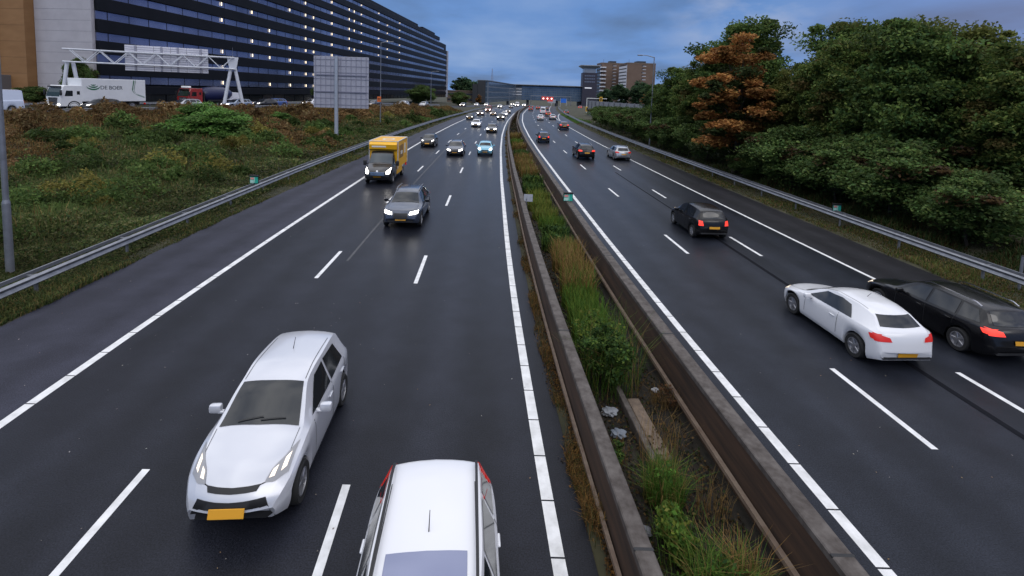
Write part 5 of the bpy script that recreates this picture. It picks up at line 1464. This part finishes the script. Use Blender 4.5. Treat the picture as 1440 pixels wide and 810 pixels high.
GREENS = [(.040, .066, .016), (.056, .082, .020), (.074, .094, .024), (.034, .058, .018), (.092, .104, .028)]
def make_crown(name, h, r, base, nleaf, leaf, pal, nclump=130, clump_r=1.0, lobes=6, accent=None):
    P, k, cs = crown_points(h, r, base, nclump, nleaf, clump_r, lobes=lobes)
    tone = rng.uniform(.65, 1.6, nclump)
    cl = mixcol(pal, nleaf) * tone[k][:, None] * 1.68
    if accent is not None:
        s = rng.random(nclump) < accent[1]; hit = s[k]
        cl[hit] = mixcol(accent[0], int(hit.sum()))
    keep = P[:, 2] > .15
    return quads_mesh(name, P[keep], np.full(int(keep.sum()), leaf), cl[keep], flat=.4), cs

def make_trunk(name, h, r0, cs, lean=.3, nb=9):
    mb = MB(); pts = []
    x = y = 0.0
    for i in range(7):
        t_ = i / 6; pts.append(Vector((x, y, -.3 + (h * .82) * t_))); x += rng.uniform(-lean, lean) * .5; y += rng.uniform(-lean, lean) * .5
    for i in range(6): mb.tube(pts[i], pts[i + 1], r0 * (1 - .8 * i / 6), r0 * (1 - .8 * (i + 1) / 6), 8, caps=False)
    idx = rng.choice(len(cs), nb, replace=False)
    for j in idx:
        c = Vector(cs[j]); zt_ = max(.4, min(h * .7, c.z * .65)); f = (zt_ + .3) / (h * .82) * 6; i = int(min(5, f))
        s = pts[i].lerp(pts[i + 1], min(1, f - i)); mid = s.lerp(c, .5) + Vector((0, 0, .25))
        mb.tube(s, mid, r0 * .34, r0 * .2, 6, caps=False); mb.tube(mid, c, r0 * .2, r0 * .06, 6, caps=False)
    return mb.mesh(name, M_BARK, 60)

TREES = {}
def tree_kind(key, h, r, base, nleaf, leaf, pal, **k):
    tr = k.pop("trunk", .2)
    c, cs = make_crown("crown_" + key, h, r, base, nleaf, leaf, pal, **k)
    TREES[key] = (c, make_trunk("trunk_" + key, h, tr, cs), h)
ORANGE = [(.165, .075, .024), (.20, .095, .030), (.125, .056, .020), (.22, .125, .040)]
tree_kind("broad", 12, 4.2, .9, 70000, .145, GREENS, nclump=300, clump_r=.85, lobes=7, accent=([(.10, .10, .03), (.13, .10, .035)], .10))
tree_kind("round", 11, 4.0, .7, 64000, .145, [(.030, .056, .018), (.042, .070, .020), (.056, .082, .022), (.070, .098, .024)], nclump=280, clump_r=.85, lobes=6, accent=([(.09, .10, .03)], .06))
tree_kind("dark", 14, 4.4, 1.2, 60000, .14, [(.022, .044, .018), (.030, .054, .020), (.040, .064, .022)], nclump=340, clump_r=.75, lobes=7)
tree_kind("olive", 11.5, 4.0, .8, 62000, .14, [(.062, .070, .018), (.078, .084, .022), (.048, .060, .016), (.092, .094, .026)], nclump=280, clump_r=.82, lobes=7, accent=([(.16, .07, .02)], .03))
tree_kind("orange", 11.2, 3.9, .6, 46000, .14, ORANGE, nclump=150, clump_r=.62, lobes=10, accent=([(.045, .062, .02), (.035, .05, .018)], .27))
tree_kind("shrub", 4.4, 2.4, .1, 30000, .105, [(.034, .062, .018), (.046, .074, .020), (.062, .084, .024), (.036, .056, .020)], nclump=130, clump_r=.7, lobes=6, accent=([(.10, .06, .025), (.07, .05, .03)], .10), trunk=.08)
tree_kind("bush", 2.4, 1.6, .0, 16000, .085, [(.040, .088, .020), (.054, .105, .024), (.070, .12, .030)], nclump=60, clump_r=.45, lobes=5, trunk=.05)
tree_kind("far", 12, 5.0, .5, 6500, .55, [(.016, .034, .018), (.022, .042, .020), (.032, .050, .022)], nclump=110, clump_r=1.5, lobes=6)

def plant_tree(key, x, y, h, label, group, rz=None, wide=1.0, cat="tree", name="tree"):
    c, tm, h0 = TREES[key]; s = h / h0
    t = empty(name, (x, y, gz(x, min(y, 590)) - .05), rng.uniform(0, 6.28) if rz is None else rz)
    t.scale = (s * wide, s * wide, s); tag(t, label, cat, group)
    link("trunk", tm, t); link("crown", c, t)
    return t
GW = "trees of the woodland right of the motorway"
wood = [
 ("olive", 33.5, 29.5, 11.4, "olive green tree at the far right picture edge, top cut by the frame side", 1.0),
 ("broad", 27.5, 26.6, 10.4, "broad green tree rising right of the green marker plate, nearest big crown on the right", 1.0),
 ("round", 25.8, 31.0, 11.9, "round deep green tree left of the nearest big crown", .95),
 ("olive", 29.5, 34.5, 12.2, "tall olive tree behind the nearest big crowns", 1.0),
 ("broad", 25.0, 37.2, 11.8, "broad tree with yellowish clumps at the step in the woodland skyline", .9),
 ("round", 28.6, 42.0, 13.8, "round tree half hidden behind the step in the woodland skyline", 1.0),
 ("olive", 24.0, 42.2, 9.3, "low olive tree right of the orange tree", .85),
 ("orange", 20.5, 44.2, 13.0, "orange autumn tree standing out of the green woodland", 1.28),
 ("round", 24.2, 52.5, 15.2, "tall dark green tree behind the orange tree", 1.0),
 ("broad", 21.8, 57.0, 11.2, "green tree left of the tall dark tree", .95),
 ("round", 22.6, 64.5, 10.6, "dark tree just right of the tall right lamp post", 1.1),
 ("round", 23.0, 74.5, 8.8, "small green tree left of the tall right lamp post", .85),
 ("dark", 24.5, 84.0, 9.0, "dark small tree in front of the noise wall", 1.1),
 ("far", 33.0, 76.0, 9.5, "leafy tree peeping between the lamp post and the dark tree", .8),
 ("broad", 38.0, 40.0, 13.0, "tree at the back of the woodland behind the olive crowns", 1.0),
]
for k, x, y, h, lb, wd in wood: plant_tree(k, x, y, h, lb, GW, wide=wd)
GS = "shrubs along the foot of the woodland"
shr = [(22.6, 22.9, 3.6, "dense shrub at the right picture edge behind the guard rail"), (22.4, 27.5, 4.6, "dark shrub directly behind the right green marker plate"), (22.3, 32.0, 4.4, "shrub left of the right green marker plate at the wood's foot"),
       (22.0, 36.4, 4.8, "brownish shrub at the foot of the stepped skyline tree"), (22.6, 39.2, 4.0, "shrub to the right below the orange tree"), (20.9, 41.5, 2.4, "low shrub under the orange tree's hanging branches"),
       (21.0, 51.0, 4.4, "shrub between orange tree and guard rail, left side"), (20.7, 57.0, 4.6, "dark shrub right of the tall right lamp post's foot"), (20.4, 62.5, 4.0, "shrub behind the tall right lamp post's foot"),
       (20.6, 70.5, 4.8, "shrub left of the tall right lamp post's foot"), (20.4, 78.5, 4.9, "dark hedge-like shrub below the small green tree"), (20.2, 86.5, 4.8, "rounded shrub in front of the noise wall"),
       (20.2, 94.5, 4.6, "rounded shrub near the left end of the woodland"), (20.4, 103, 4.4, "second last shrub towards the signal portal"), (20.8, 112, 4.2, "last shrub of the woodland next to the grass wedge"),
       (27.8, 30.0, 5.2, "inner shrub under the nearest big crown"), (29.5, 24.6, 4.6, "inner shrub in the shade at the right picture edge"), (27.0, 36.0, 5.2, "inner shrub under the tall olive tree"), (25.6, 42.0, 5.0, "inner shrub in the shade below the low olive tree"), (24.2, 47.5, 5.0, "inner shrub in the shade behind the orange tree's trunk"), (33.5, 34.0, 5.6, "innermost shrub between the olive trees")]
for i, (x, y, h, lb) in enumerate(shr): plant_tree("shrub", x - .5, y, h, lb, GS, wide=1.25, cat="shrub", name="shrub")
GF = "far trees beside the far buildings"
for x, y, h, lb, key in [(-34, 345, 18.5, "far tree next to the dark building's pale end wall", "far"), (-27.5, 350, 17.5, "middle one of the far trees left of the glazed building", "far"), (-21.5, 352, 15.5, "far tree closest to the glazed building", "far"),
                    (62, 330, 14, "far tree beside the dark tower's foot", "far"), (66, 300, 15, "far tree right of the dark tower", "far"), (74, 290, 16, "far dark tree in front of the brown blocks' left side", "far"), (70, 235, 12.5, "far tree before the broad brown block", "far"), (72, 200, 13, "far tree right of the broad brown block", "far"), (70, 172, 12, "far tree left of the woodland behind the noise wall", "far")]:
    plant_tree(key, x, y, h, lb, GF, wide=1.35 if y > 340 else 1.0)
c, tm, h0 = TREES["far"]
t = plant_tree("orange", 67, 240, 9.5, "yellow orange far tree under the broad brown block", GF, wide=1.5)
plant_tree("orange", -18.5, 262, 5.5, "yellowish small tree before the low brick building", GF, wide=1.3)
GB = "bushes in front of the dark building"
for x, y, h, lb, wd in [(-59.2, 66.2, 2.6, "hedge bush between white van and truck cab at the brown tower", 1.6), (-63.5, 64.6, 2.6, "hedge bush behind the white van at the left edge", 1.6), (-59.6, 66.9, 6.6, "bush showing above the white truck's roof", .55),
                    (-29.5, 158, 7.0, "rounded dark bush before the right end of the dark building", 1.2), (-22.5, 205, 6.0, "dark bush at the end of the raised road", 1.2), (-45.5, 118, 4.6, "dark bush before the facade right of the big sign", 1.2), (-24.5, 215, 3.6, "small dark bush below the pale end wall", 1.3)]:
    plant_tree("shrub", x, y, h, lb, GB, wide=wd, cat="bush", name="bush")
GL = "green bushes on the weedy slope"
for x, y, h, lb, wd in [(-30.5, 49.5, 2.9, "large bright green bush on top of the weedy slope", 2.0), (-35.2, 56.0, 2.6, "green bush left behind the large one on the slope crest", 2.0), (-27.8, 47.0, 1.2, "low green bush at the right foot of the large slope bush", 1.6), (-31.5, 66, 1.3, "small green bush near the big sign's left side", 1.8)]:
    plant_tree("bush", x, y, h, lb, GL, wide=wd, cat="bush", name="bush")

# weeds of the left slope: leaves and stalks nobody could count
def vnoise(x, y, s, seed):
    r_ = np.random.default_rng(seed); v = np.zeros(len(x))
    for i in range(7):
        a = r_.uniform(0, 6.28); f = s * r_.uniform(.6, 1.8); v += np.sin((x * math.cos(a) + y * math.sin(a)) * f + r_.uniform(0, 6.28))
    return v / 3.5
def slope_samples(n, y0, y1, pw):
    u = rng.random(n); y = (y0 ** (1 - pw) + u * (y1 ** (1 - pw) - y0 ** (1 - pw))) ** (1 / (1 - pw))
    x1 = RAIL_L(y) + .1; x0 = np.maximum(XE(y) - .2, -1.15 * y - 6)
    t_ = rng.random(n); x = x0 + (x1 - x0) * t_
    return x, y
n = 330000
x, y = slope_samples(n, 9.0, 150, 1.75)
tt = np.clip((RAIL_L(y) - x) / np.maximum(RAIL_L(y) - XE(y), .1), 0, 1)
v1 = vnoise(x, y, .28, 3); v2 = vnoise(x, y, 1.1, 5); v3 = vnoise(x, y, .20, 9); v4 = vnoise(x, y, 2.6, 14)
far = sstep(25, 70, y)
brown = np.clip(.95 * sstep(.24, .74, tt + .34 * v1 + .10 * v2 + .22 * far), 0, .93)
brown = np.clip(np.maximum(brown, .75 * sstep(.25, .8, v3) * sstep(.1, .3, tt)), 0, .93)
isb = rng.random(n) < brown
green = mixcol([(.034, .056, .018), (.048, .072, .020), (.066, .090, .026), (.030, .046, .020), (.095, .105, .038), (.12, .115, .05), (.10, .095, .045)], n)
br = mixcol([(.105, .060, .024), (.135, .078, .028), (.075, .046, .022), (.165, .105, .040), (.060, .042, .018)], n)
cl = np.where(isb[:, None], br, green) * np.clip(1.15 + .50 * v2 + .25 * v4, .4, 2.2)[:, None]
yel = rng.random(n) < .05 * (v1 > .25) * (v4 > .2); cl[yel] = mixcol([(.24, .18, .025)], int(yel.sum()))
hh = np.clip(.30 + .22 * v2 + .14 * v4 + .15 * v1, .05, 1.1) * sstep(.0, .12, tt + .05)
z = ground(x, y) + rng.random(n) ** .55 * hh
leafs = np.clip(.0030 * y, .042, .20) * np.where(isb, .8, 1.0)
NM = 560
mx, my = slope_samples(NM, 10.0, 120, 1.35)
mt = np.clip((RAIL_L(my) - mx) / np.maximum(RAIL_L(my) - XE(my), .1), 0, 1)
ok = (mt > .10); mx, my, mt = mx[ok], my[ok], mt[ok]; NM = len(mx)
mr = rng.uniform(.4, 1.6, NM); mh = mr * rng.uniform(.45, .95, NM)
u_ = mt + .3 * vnoise(mx, my, .28, 3) + .22 * sstep(25, 70, my) + rng.normal(0, .12, NM)
kind = np.where(u_ > .62, 1, np.where(rng.random(NM) < .12, 2, 0))
pals = [[(.040, .070, .020), (.058, .092, .024), (.075, .11, .030)], [(.15, .092, .040), (.12, .070, .030), (.18, .13, .06)], [(.13, .12, .03), (.16, .14, .035)]]
npm = 520; kk = np.repeat(np.arange(NM), npm)
d = rng.normal(size=(len(kk), 3)); d /= np.linalg.norm(d, axis=1)[:, None]; d[:, 2] = np.abs(d[:, 2])
rr = rng.uniform(.55, 1.08, len(kk))[:, None]
px = mx[kk] + d[:, 0] * mr[kk] * rr[:, 0]; py = my[kk] + d[:, 1] * mr[kk] * rr[:, 0]
pz = ground(px, py) + .12 + d[:, 2] * mh[kk] * rr[:, 0] * (1 + .35 * vnoise(px, py, 3.1, 2))
mc = np.zeros((len(kk), 3))
for q in range(3):
    s_ = kind[kk] == q; mc[s_] = mixcol(pals[q], int(s_.sum()))
mc *= rng.uniform(.6, 1.9, NM)[kk][:, None]
okk = px < RAIL_L(py) - .5
mP = np.stack([px, py, pz], 1)[okk]; mc = mc[okk]; ms = np.clip(.0034 * py[okk], .05, .22)
_P = np.concatenate([np.stack([x, y, z], 1), mP]); leafs = np.concatenate([leafs, ms]); cl = np.concatenate([cl, mc])
me = quads_mesh("slope_weeds", _P, leafs, cl, flat=.25, aspect=2.2)
tag(link("slope_weeds", me), "tangled green and rusty brown weeds over the left slope", "weeds", kind="stuff")
n = 60000
x, y = slope_samples(n, 9.5, 150, 1.6)
tt = np.clip((RAIL_L(y) - x) / np.maximum(RAIL_L(y) - XE(y), .1), 0, 1); v1 = vnoise(x, y, .28, 3); v2 = vnoise(x, y, 1.1, 5); v4 = vnoise(x, y, 2.6, 14)
far = sstep(25, 70, y)
isb = rng.random(n) < np.clip(.15 + .9 * sstep(.28, .8, tt + .3 * v1 + .1 * far), 0, .95)
cl = np.where(isb[:, None], mixcol([(.15, .095, .038), (.12, .066, .028), (.19, .135, .055)], n), mixcol([(.07, .095, .03), (.055, .08, .024), (.09, .105, .035)], n)) * np.clip(1 + .35 * v2, .5, 1.6)[:, None]
me = blades_mesh("slope_stalks", np.stack([x, y, ground(x, y)], 1), np.clip(.50 + .35 * v2 + .2 * v4 + .2 * tt, .15, 1.15) * sstep(0, .15, tt + .04), np.clip(.0012 * y, .014, .08)[:, None], cl, .45)
tag(link("slope_stalks", me), "dry upright stalks among the weeds of the left slope", "weeds", kind="stuff")

# low weeds between asphalt and left guard rail, and the grass verge on the right
def strip_weeds(name, f0, f1, y0, y1, n, hmax, pal, label, leaf, pw=1.7, edge=0.0, wts=None, patchy=None):
    u = rng.random(n); y = (y0 ** (1 - pw) + u * (y1 ** (1 - pw) - y0 ** (1 - pw))) ** (1 / (1 - pw))
    t_ = rng.random(n); a, b = f0(y), f1(y)
    rag = .18 * vnoise(y, y * 0, 1.7, 4)
    x = a + (b - a) * t_ + rag * edge
    if patchy is not None:
        ok = vnoise(x * .4, y, 2.6, 17) + rng.normal(0, .25, n) > patchy; x = x[ok]; y = y[ok]; n = len(x)
    v = vnoise(x, y, 1.3, 8)
    cl = mixcol(pal, n, .3, wts) * (1 + .3 * v)[:, None]
    me = blades_mesh(name, np.stack([x, y, np.maximum(ground(x, y), -.02)], 1), np.clip(hmax * (.55 + .5 * v), .05, 9), np.clip(leaf * (.4 + y / 22), .006, .06)[:, None], cl, .9)
    tag(link(name, me), label, "weeds", kind="stuff")
GP = [(.045, .07, .022), (.06, .085, .026), (.10, .10, .03), (.13, .10, .04), (.035, .05, .02)]
strip_weeds("verge_weeds", lambda y: RAIL_L(y) - .6, lambda y: EDGE_L(y) + .05, 9, 120, 30000, .26, GP, "low weeds between left shoulder and guard rail", .022, edge=.45)
strip_weeds("verge_grass", lambda y: EDGE_R(y) + .05, lambda y: RAIL_R(y) + 2.0, 13, 150, 34000, .22, [(.05, .078, .02), (.065, .095, .024), (.11, .11, .03), (.15, .11, .05), (.12, .07, .03)], "grass verge with dry patches along the right guard rail", .022, edge=1)
strip_weeds("wood_undergrowth", lambda y: RAIL_R(y) + 1.4, lambda y: RAIL_R(y) + 5.5, 14, 130, 22000, .75, [(.03, .055, .018), (.04, .065, .02), (.06, .07, .025), (.07, .045, .02)], "undergrowth in front of the right woodland", .03)
strip_weeds("wedge_grass", lambda y: EDGE_R(y) + .3, lambda y: EDGE_R(y) + .4 + np.clip((170 - y) * .09, .2, 4), 118, 172, 7000, .4, [(.07, .15, .03), (.09, .18, .035)], "bright green grass wedge before the exit lane", .05)
strip_weeds("barrier_foot_weeds", lambda y: RL(y) + .50, lambda y: RL(y) + .80, 4, 90, 20000, .24, [(.16, .09, .03), (.20, .11, .03), (.09, .06, .03), (.05, .06, .02), (.12, .07, .03)], "dry rusty weeds at the foot of the left median barrier", .012, edge=.5, patchy=.15)
# crumbs of dead leaves at the same place
n = 9000; pw = 1.6; u = rng.random(n); y = (4.5 ** (1 - pw) + u * (70 ** (1 - pw) - 4.5 ** (1 - pw))) ** (1 / (1 - pw))
v = vnoise(y, y * 0, 2.1, 21); x = RL(y) + .83 - np.abs(rng.normal(0, 1, n)) * (.09 + .06 * v)
me = quads_mesh("dead_leaves", np.stack([x, y, .012 + rng.random(n) * .04], 1), np.full(n, .035), mixcol([(.10, .055, .02), (.15, .075, .02), (.05, .035, .02), (.03, .026, .02)], n, .35), flat=1.2, aspect=1.3)
tag(link("dead_leaves", me), "dead leaves and grit along the left median barrier", "litter", kind="stuff")

# plants in the trench between the barriers
TC = lambda y: (RL(y) + 1.02 + R0(y) - 1.5) / 2
GM = "weeds growing between the median barriers"
def clump(name, x, y, label, h, r_, nbl, nlf, bpal, lpal, wd=.012, leaf=.06, lean=.7, cat="weed"):
    t = empty(name, (x, y, -.25)); tag(t, label, cat, GM)
    if nbl:
        a = rng.uniform(0, 6.28, nbl); q = np.sqrt(rng.random(nbl)) * r_
        B = np.stack([q * np.cos(a), q * np.sin(a), np.zeros(nbl)], 1)
        link("blades", blades_mesh("blades", B, np.full(nbl, h), wd, mixcol(bpal, nbl, .3), lean), t)
    if nlf:
        P, k, cs = crown_points(h * .92, r_, .05, 34, nlf, r_ * .30, lobes=5)
        P[:, 2] = np.abs(P[:, 2]); tone = rng.uniform(.65, 1.4, 34)
        link("leaves", quads_mesh("leaves", P, np.full(nlf, leaf), mixcol(lpal, nlf, .3) * tone[k][:, None], flat=.5), t)
        mb = MB()
        for c_ in cs[:14]: mb.tube((c_[0] * .15, c_[1] * .15, -.05), c_, .008, .004, 5, caps=False)
        mb.build("stems", M_BARK, t)
    return t
GRN = [(.06, .13, .02), (.08, .16, .025), (.05, .10, .02), (.11, .17, .03)]
YGR = [(.13, .16, .025), (.10, .15, .03), (.17, .17, .04)]
STRAW = [(.22, .145, .055), (.27, .175, .065), (.17, .11, .045), (.20, .12, .04)]
DGR = [(.03, .065, .02), (.04, .08, .022), (.055, .10, .025), (.10, .15, .03)]
clump("weed_tuft", 3.25, 6.35, "bright green grass tuft with straw blades nearest the viewer in the trench", .72, .46, 620, 500, GRN + STRAW[:1], GRN + DGR, .011, .045, lean=.9)
clump("weed_tuft", 3.65, 6.5, "straw coloured grass tuft bending by the nearest green tuft", .80, .22, 170, 0, STRAW, None, .010, lean=.9)
clump("leafy_weed", 2.80, 7.15, "yellowish leafy bush beside the nearest grass tuft", .62, .46, 120, 2600, GRN, YGR + GRN, .008, .05, cat="weed bush")
clump("weed_tuft", 2.92, 8.1, "spiky green and straw tuft beyond the yellowish leafy bush", .72, .36, 700, 300, GRN + STRAW[:1], GRN, .010, .05)
clump("weed_tuft", 3.15, 9.1, "thin dry straw stalks over the bare concrete strip", 1.0, .45, 90, 0, STRAW, None, .007, lean=.5)
clump("leafy_weed", 2.55, 11.5, "dark leafy bush leaning on the left barrier past the bare patch", 1.6, .80, 260, 4200, GRN + STRAW[:1], DGR, .01, .06, cat="weed bush")
clump("leafy_weed", 2.65, 13.0, "bright leafy bush behind the dark leafy bush", 1.4, .80, 260, 3000, GRN, DGR + YGR, .01, .06, cat="weed bush")
clump("leafy_weed", 2.15, 8.9, "dark straggly weed between left barrier and kerb beam", .55, .30, 60, 900, STRAW, DGR, .007, .045, cat="weed bush")
clump("weed_tuft", 3.65, 7.8, "sparse brown stalks right of the yellowish leafy bush", .75, .30, 70, 0, STRAW, None, .007, lean=.5)
clump("weed_tuft", 3.75, 10.8, "brownish dry weed by the right barrier face beyond the slab", .5, .35, 120, 260, STRAW, [(.12, .06, .03), (.08, .05, .03)], .007, .04, lean=.8)
clump("leafy_weed", 2.55, 6.1, "dark low weed at the left barrier near the viewer", .45, .34, 60, 900, GRN, DGR, .007, .045, cat="weed bush")
yy = [13.8, 14.9, 16.0, 17.0, 18.2, 19.4, 20.6, 22.0, 23.6, 25.4, 27.4, 29.6, 32, 34.8, 38, 41.6, 45.6, 50, 55, 61, 68, 76]
look = ["g", "g", "g", "gs", "s", "s", "s", "d", "d", "g", "y", "y", "y", "d", "d", "s", "s", "s", "d", "s", "g", "s"]
for i, (y0, lk) in enumerate(zip(yy, look)):
    x0 = float(TC(y0)) + rng.uniform(-.12, .16) + (.18 if y0 > 17 else .08); sz_ = .46 + .010 * y0
    before = "beyond" 
    nm = {"g": "green grass tuft", "gs": "green and straw grass tuft", "s": "golden dry grass tuft", "d": "dark green weed", "y": "yellow green grass tuft"}[lk]
    where = ["first after the bright leafy bush", "second after the bright leafy bush", "third after the bright leafy bush", "just before the golden row", "front one of the golden row", "middle one of the golden row", "rear one of the golden row", "behind the golden row", "level with the nearer cap clamp past the golden row", "this side of the tilted grey plate", "level with the tilted grey plate", "level with the green plate on the right barrier", "last of the yellow green row", "first of the dark pair past the yellow row", "second of the dark pair past the yellow row", "first of the far golden row", "second of the far golden row", "third of the far golden row", "after the far golden row", "alone before the far bend", "small at the far bend", "last visible at the far bend"][i]
    pal = {"g": GRN + YGR[:1], "gs": GRN[:2] + STRAW, "s": STRAW + STRAW + YGR[:2], "d": DGR, "y": YGR}[lk]
    clump("weed_tuft", x0, y0, nm + " in the trench, " + where, (.95 if "s" in lk else .75) * (1 if y0 < 30 else 1.1), sz_, 620 if y0 < 30 else 420, 700 if lk == "d" else 0, pal, DGR, .012 + .0006 * y0, .08 + .002 * y0, .55)
n = 16000; pw = 1.5; u = rng.random(n); y = (4.0 ** (1 - pw) + u * (150 ** (1 - pw) - 4.0 ** (1 - pw))) ** (1 / (1 - pw))
x = RL(y) + 1.12 + rng.random(n) * (GAP(y) - 2.7); v = vnoise(x, y, 1.6, 31)
me = quads_mesh("trench_litter", np.stack([x, y, -.24 + rng.random(n) * (.03 + .12 * np.clip(v, 0, 1))], 1), .03 + .0016 * y, mixcol([(.04, .03, .018), (.07, .045, .022), (.03, .045, .016), (.02, .018, .014), (.11, .07, .03)], n, .35) , flat=.8, aspect=1.5)
tag(link("trench_litter", me), "dead leaves, moss and grit on the floor of the trench", "litter", kind="stuff")

# bare concrete strip, a kerb and odd litter in the trench
t = empty("concrete_slab", (3.15, 10.0, -.25)); tag(t, "pale crumbling concrete slab on the trench floor", "slab")
mb = MB(); mb.box((0, 0, .03), (.30, 1.9, .09), .02, rz=.10); mb.build("slab", mat("crumbled_concrete", (.20, .15, .11), .9, noise=(.12, .09, .07), scale=9, bump=.8), t)
t = empty("kerb_beam", (2.84, 10.1, -.25)); tag(t, "dark concrete kerb beam left of the crumbling slab", "kerb")
mb = MB(); mb.box((0, 0, .10), (.13, 2.6, .24), .015, rz=.09); mb.build("beam", M_CAP, t)
litter = [(2.40, 10.4, "crumpled pale plastic bag by the left barrier below the dark leafy bush", (.20, .21, .23), .13), (2.45, 9.7, "second crumpled plastic bag nearer than the first by the left barrier", (.13, .15, .18), .12), (3.70, 11.3, "white scrap of paper near the right barrier face", (.34, .34, .36), .07), (2.35, 7.4, "grey rag on the trench floor near the yellowish leafy bush", (.09, .09, .10), .11), (2.95, 5.9, "small blue can beside the nearest tuft", (.10, .13, .40), .05)]
for x, y, lb, c_, s_ in litter:
    bm = bmesh.new(); bmesh.ops.create_icosphere(bm, subdivisions=3, radius=s_)
    for v_ in bm.verts:
        k = 1 + .35 * math.sin(v_.co.x * 41 + v_.co.y * 23) * math.sin(v_.co.z * 37 + v_.co.x * 19); v_.co = Vector((v_.co.x * 1.3 * k, v_.co.y * k, v_.co.z * .5 * k))
    me = bpy.data.meshes.new("litter"); bm.to_mesh(me); bm.free(); me.materials.append(mat("litter_%d" % int(x * 1000 + y * 10), c_, .45))
    o = link("litter", me); o.location = (x, y, -.20 + s_ * .3); tag(o, lb, "litter")
# specks of grit on the lanes
n = 420; y = rng.uniform(6, 30, n); x = rng.uniform(LL(y) - 3, RL(y) + .4); k = rng.random(n) < .35; x[k] = R0(y[k]) + rng.uniform(0, 12, int(k.sum()))
me = quads_mesh("road_grit", np.stack([x, y, np.full(n, .012)], 1), np.full(n, .022), mixcol([(.4, .38, .36), (.25, .22, .2), (.3, .2, .12)], n), flat=3, aspect=1.3)
tag(link("road_grit", me), "pale specks of grit scattered on the lanes", "grit", kind="stuff")
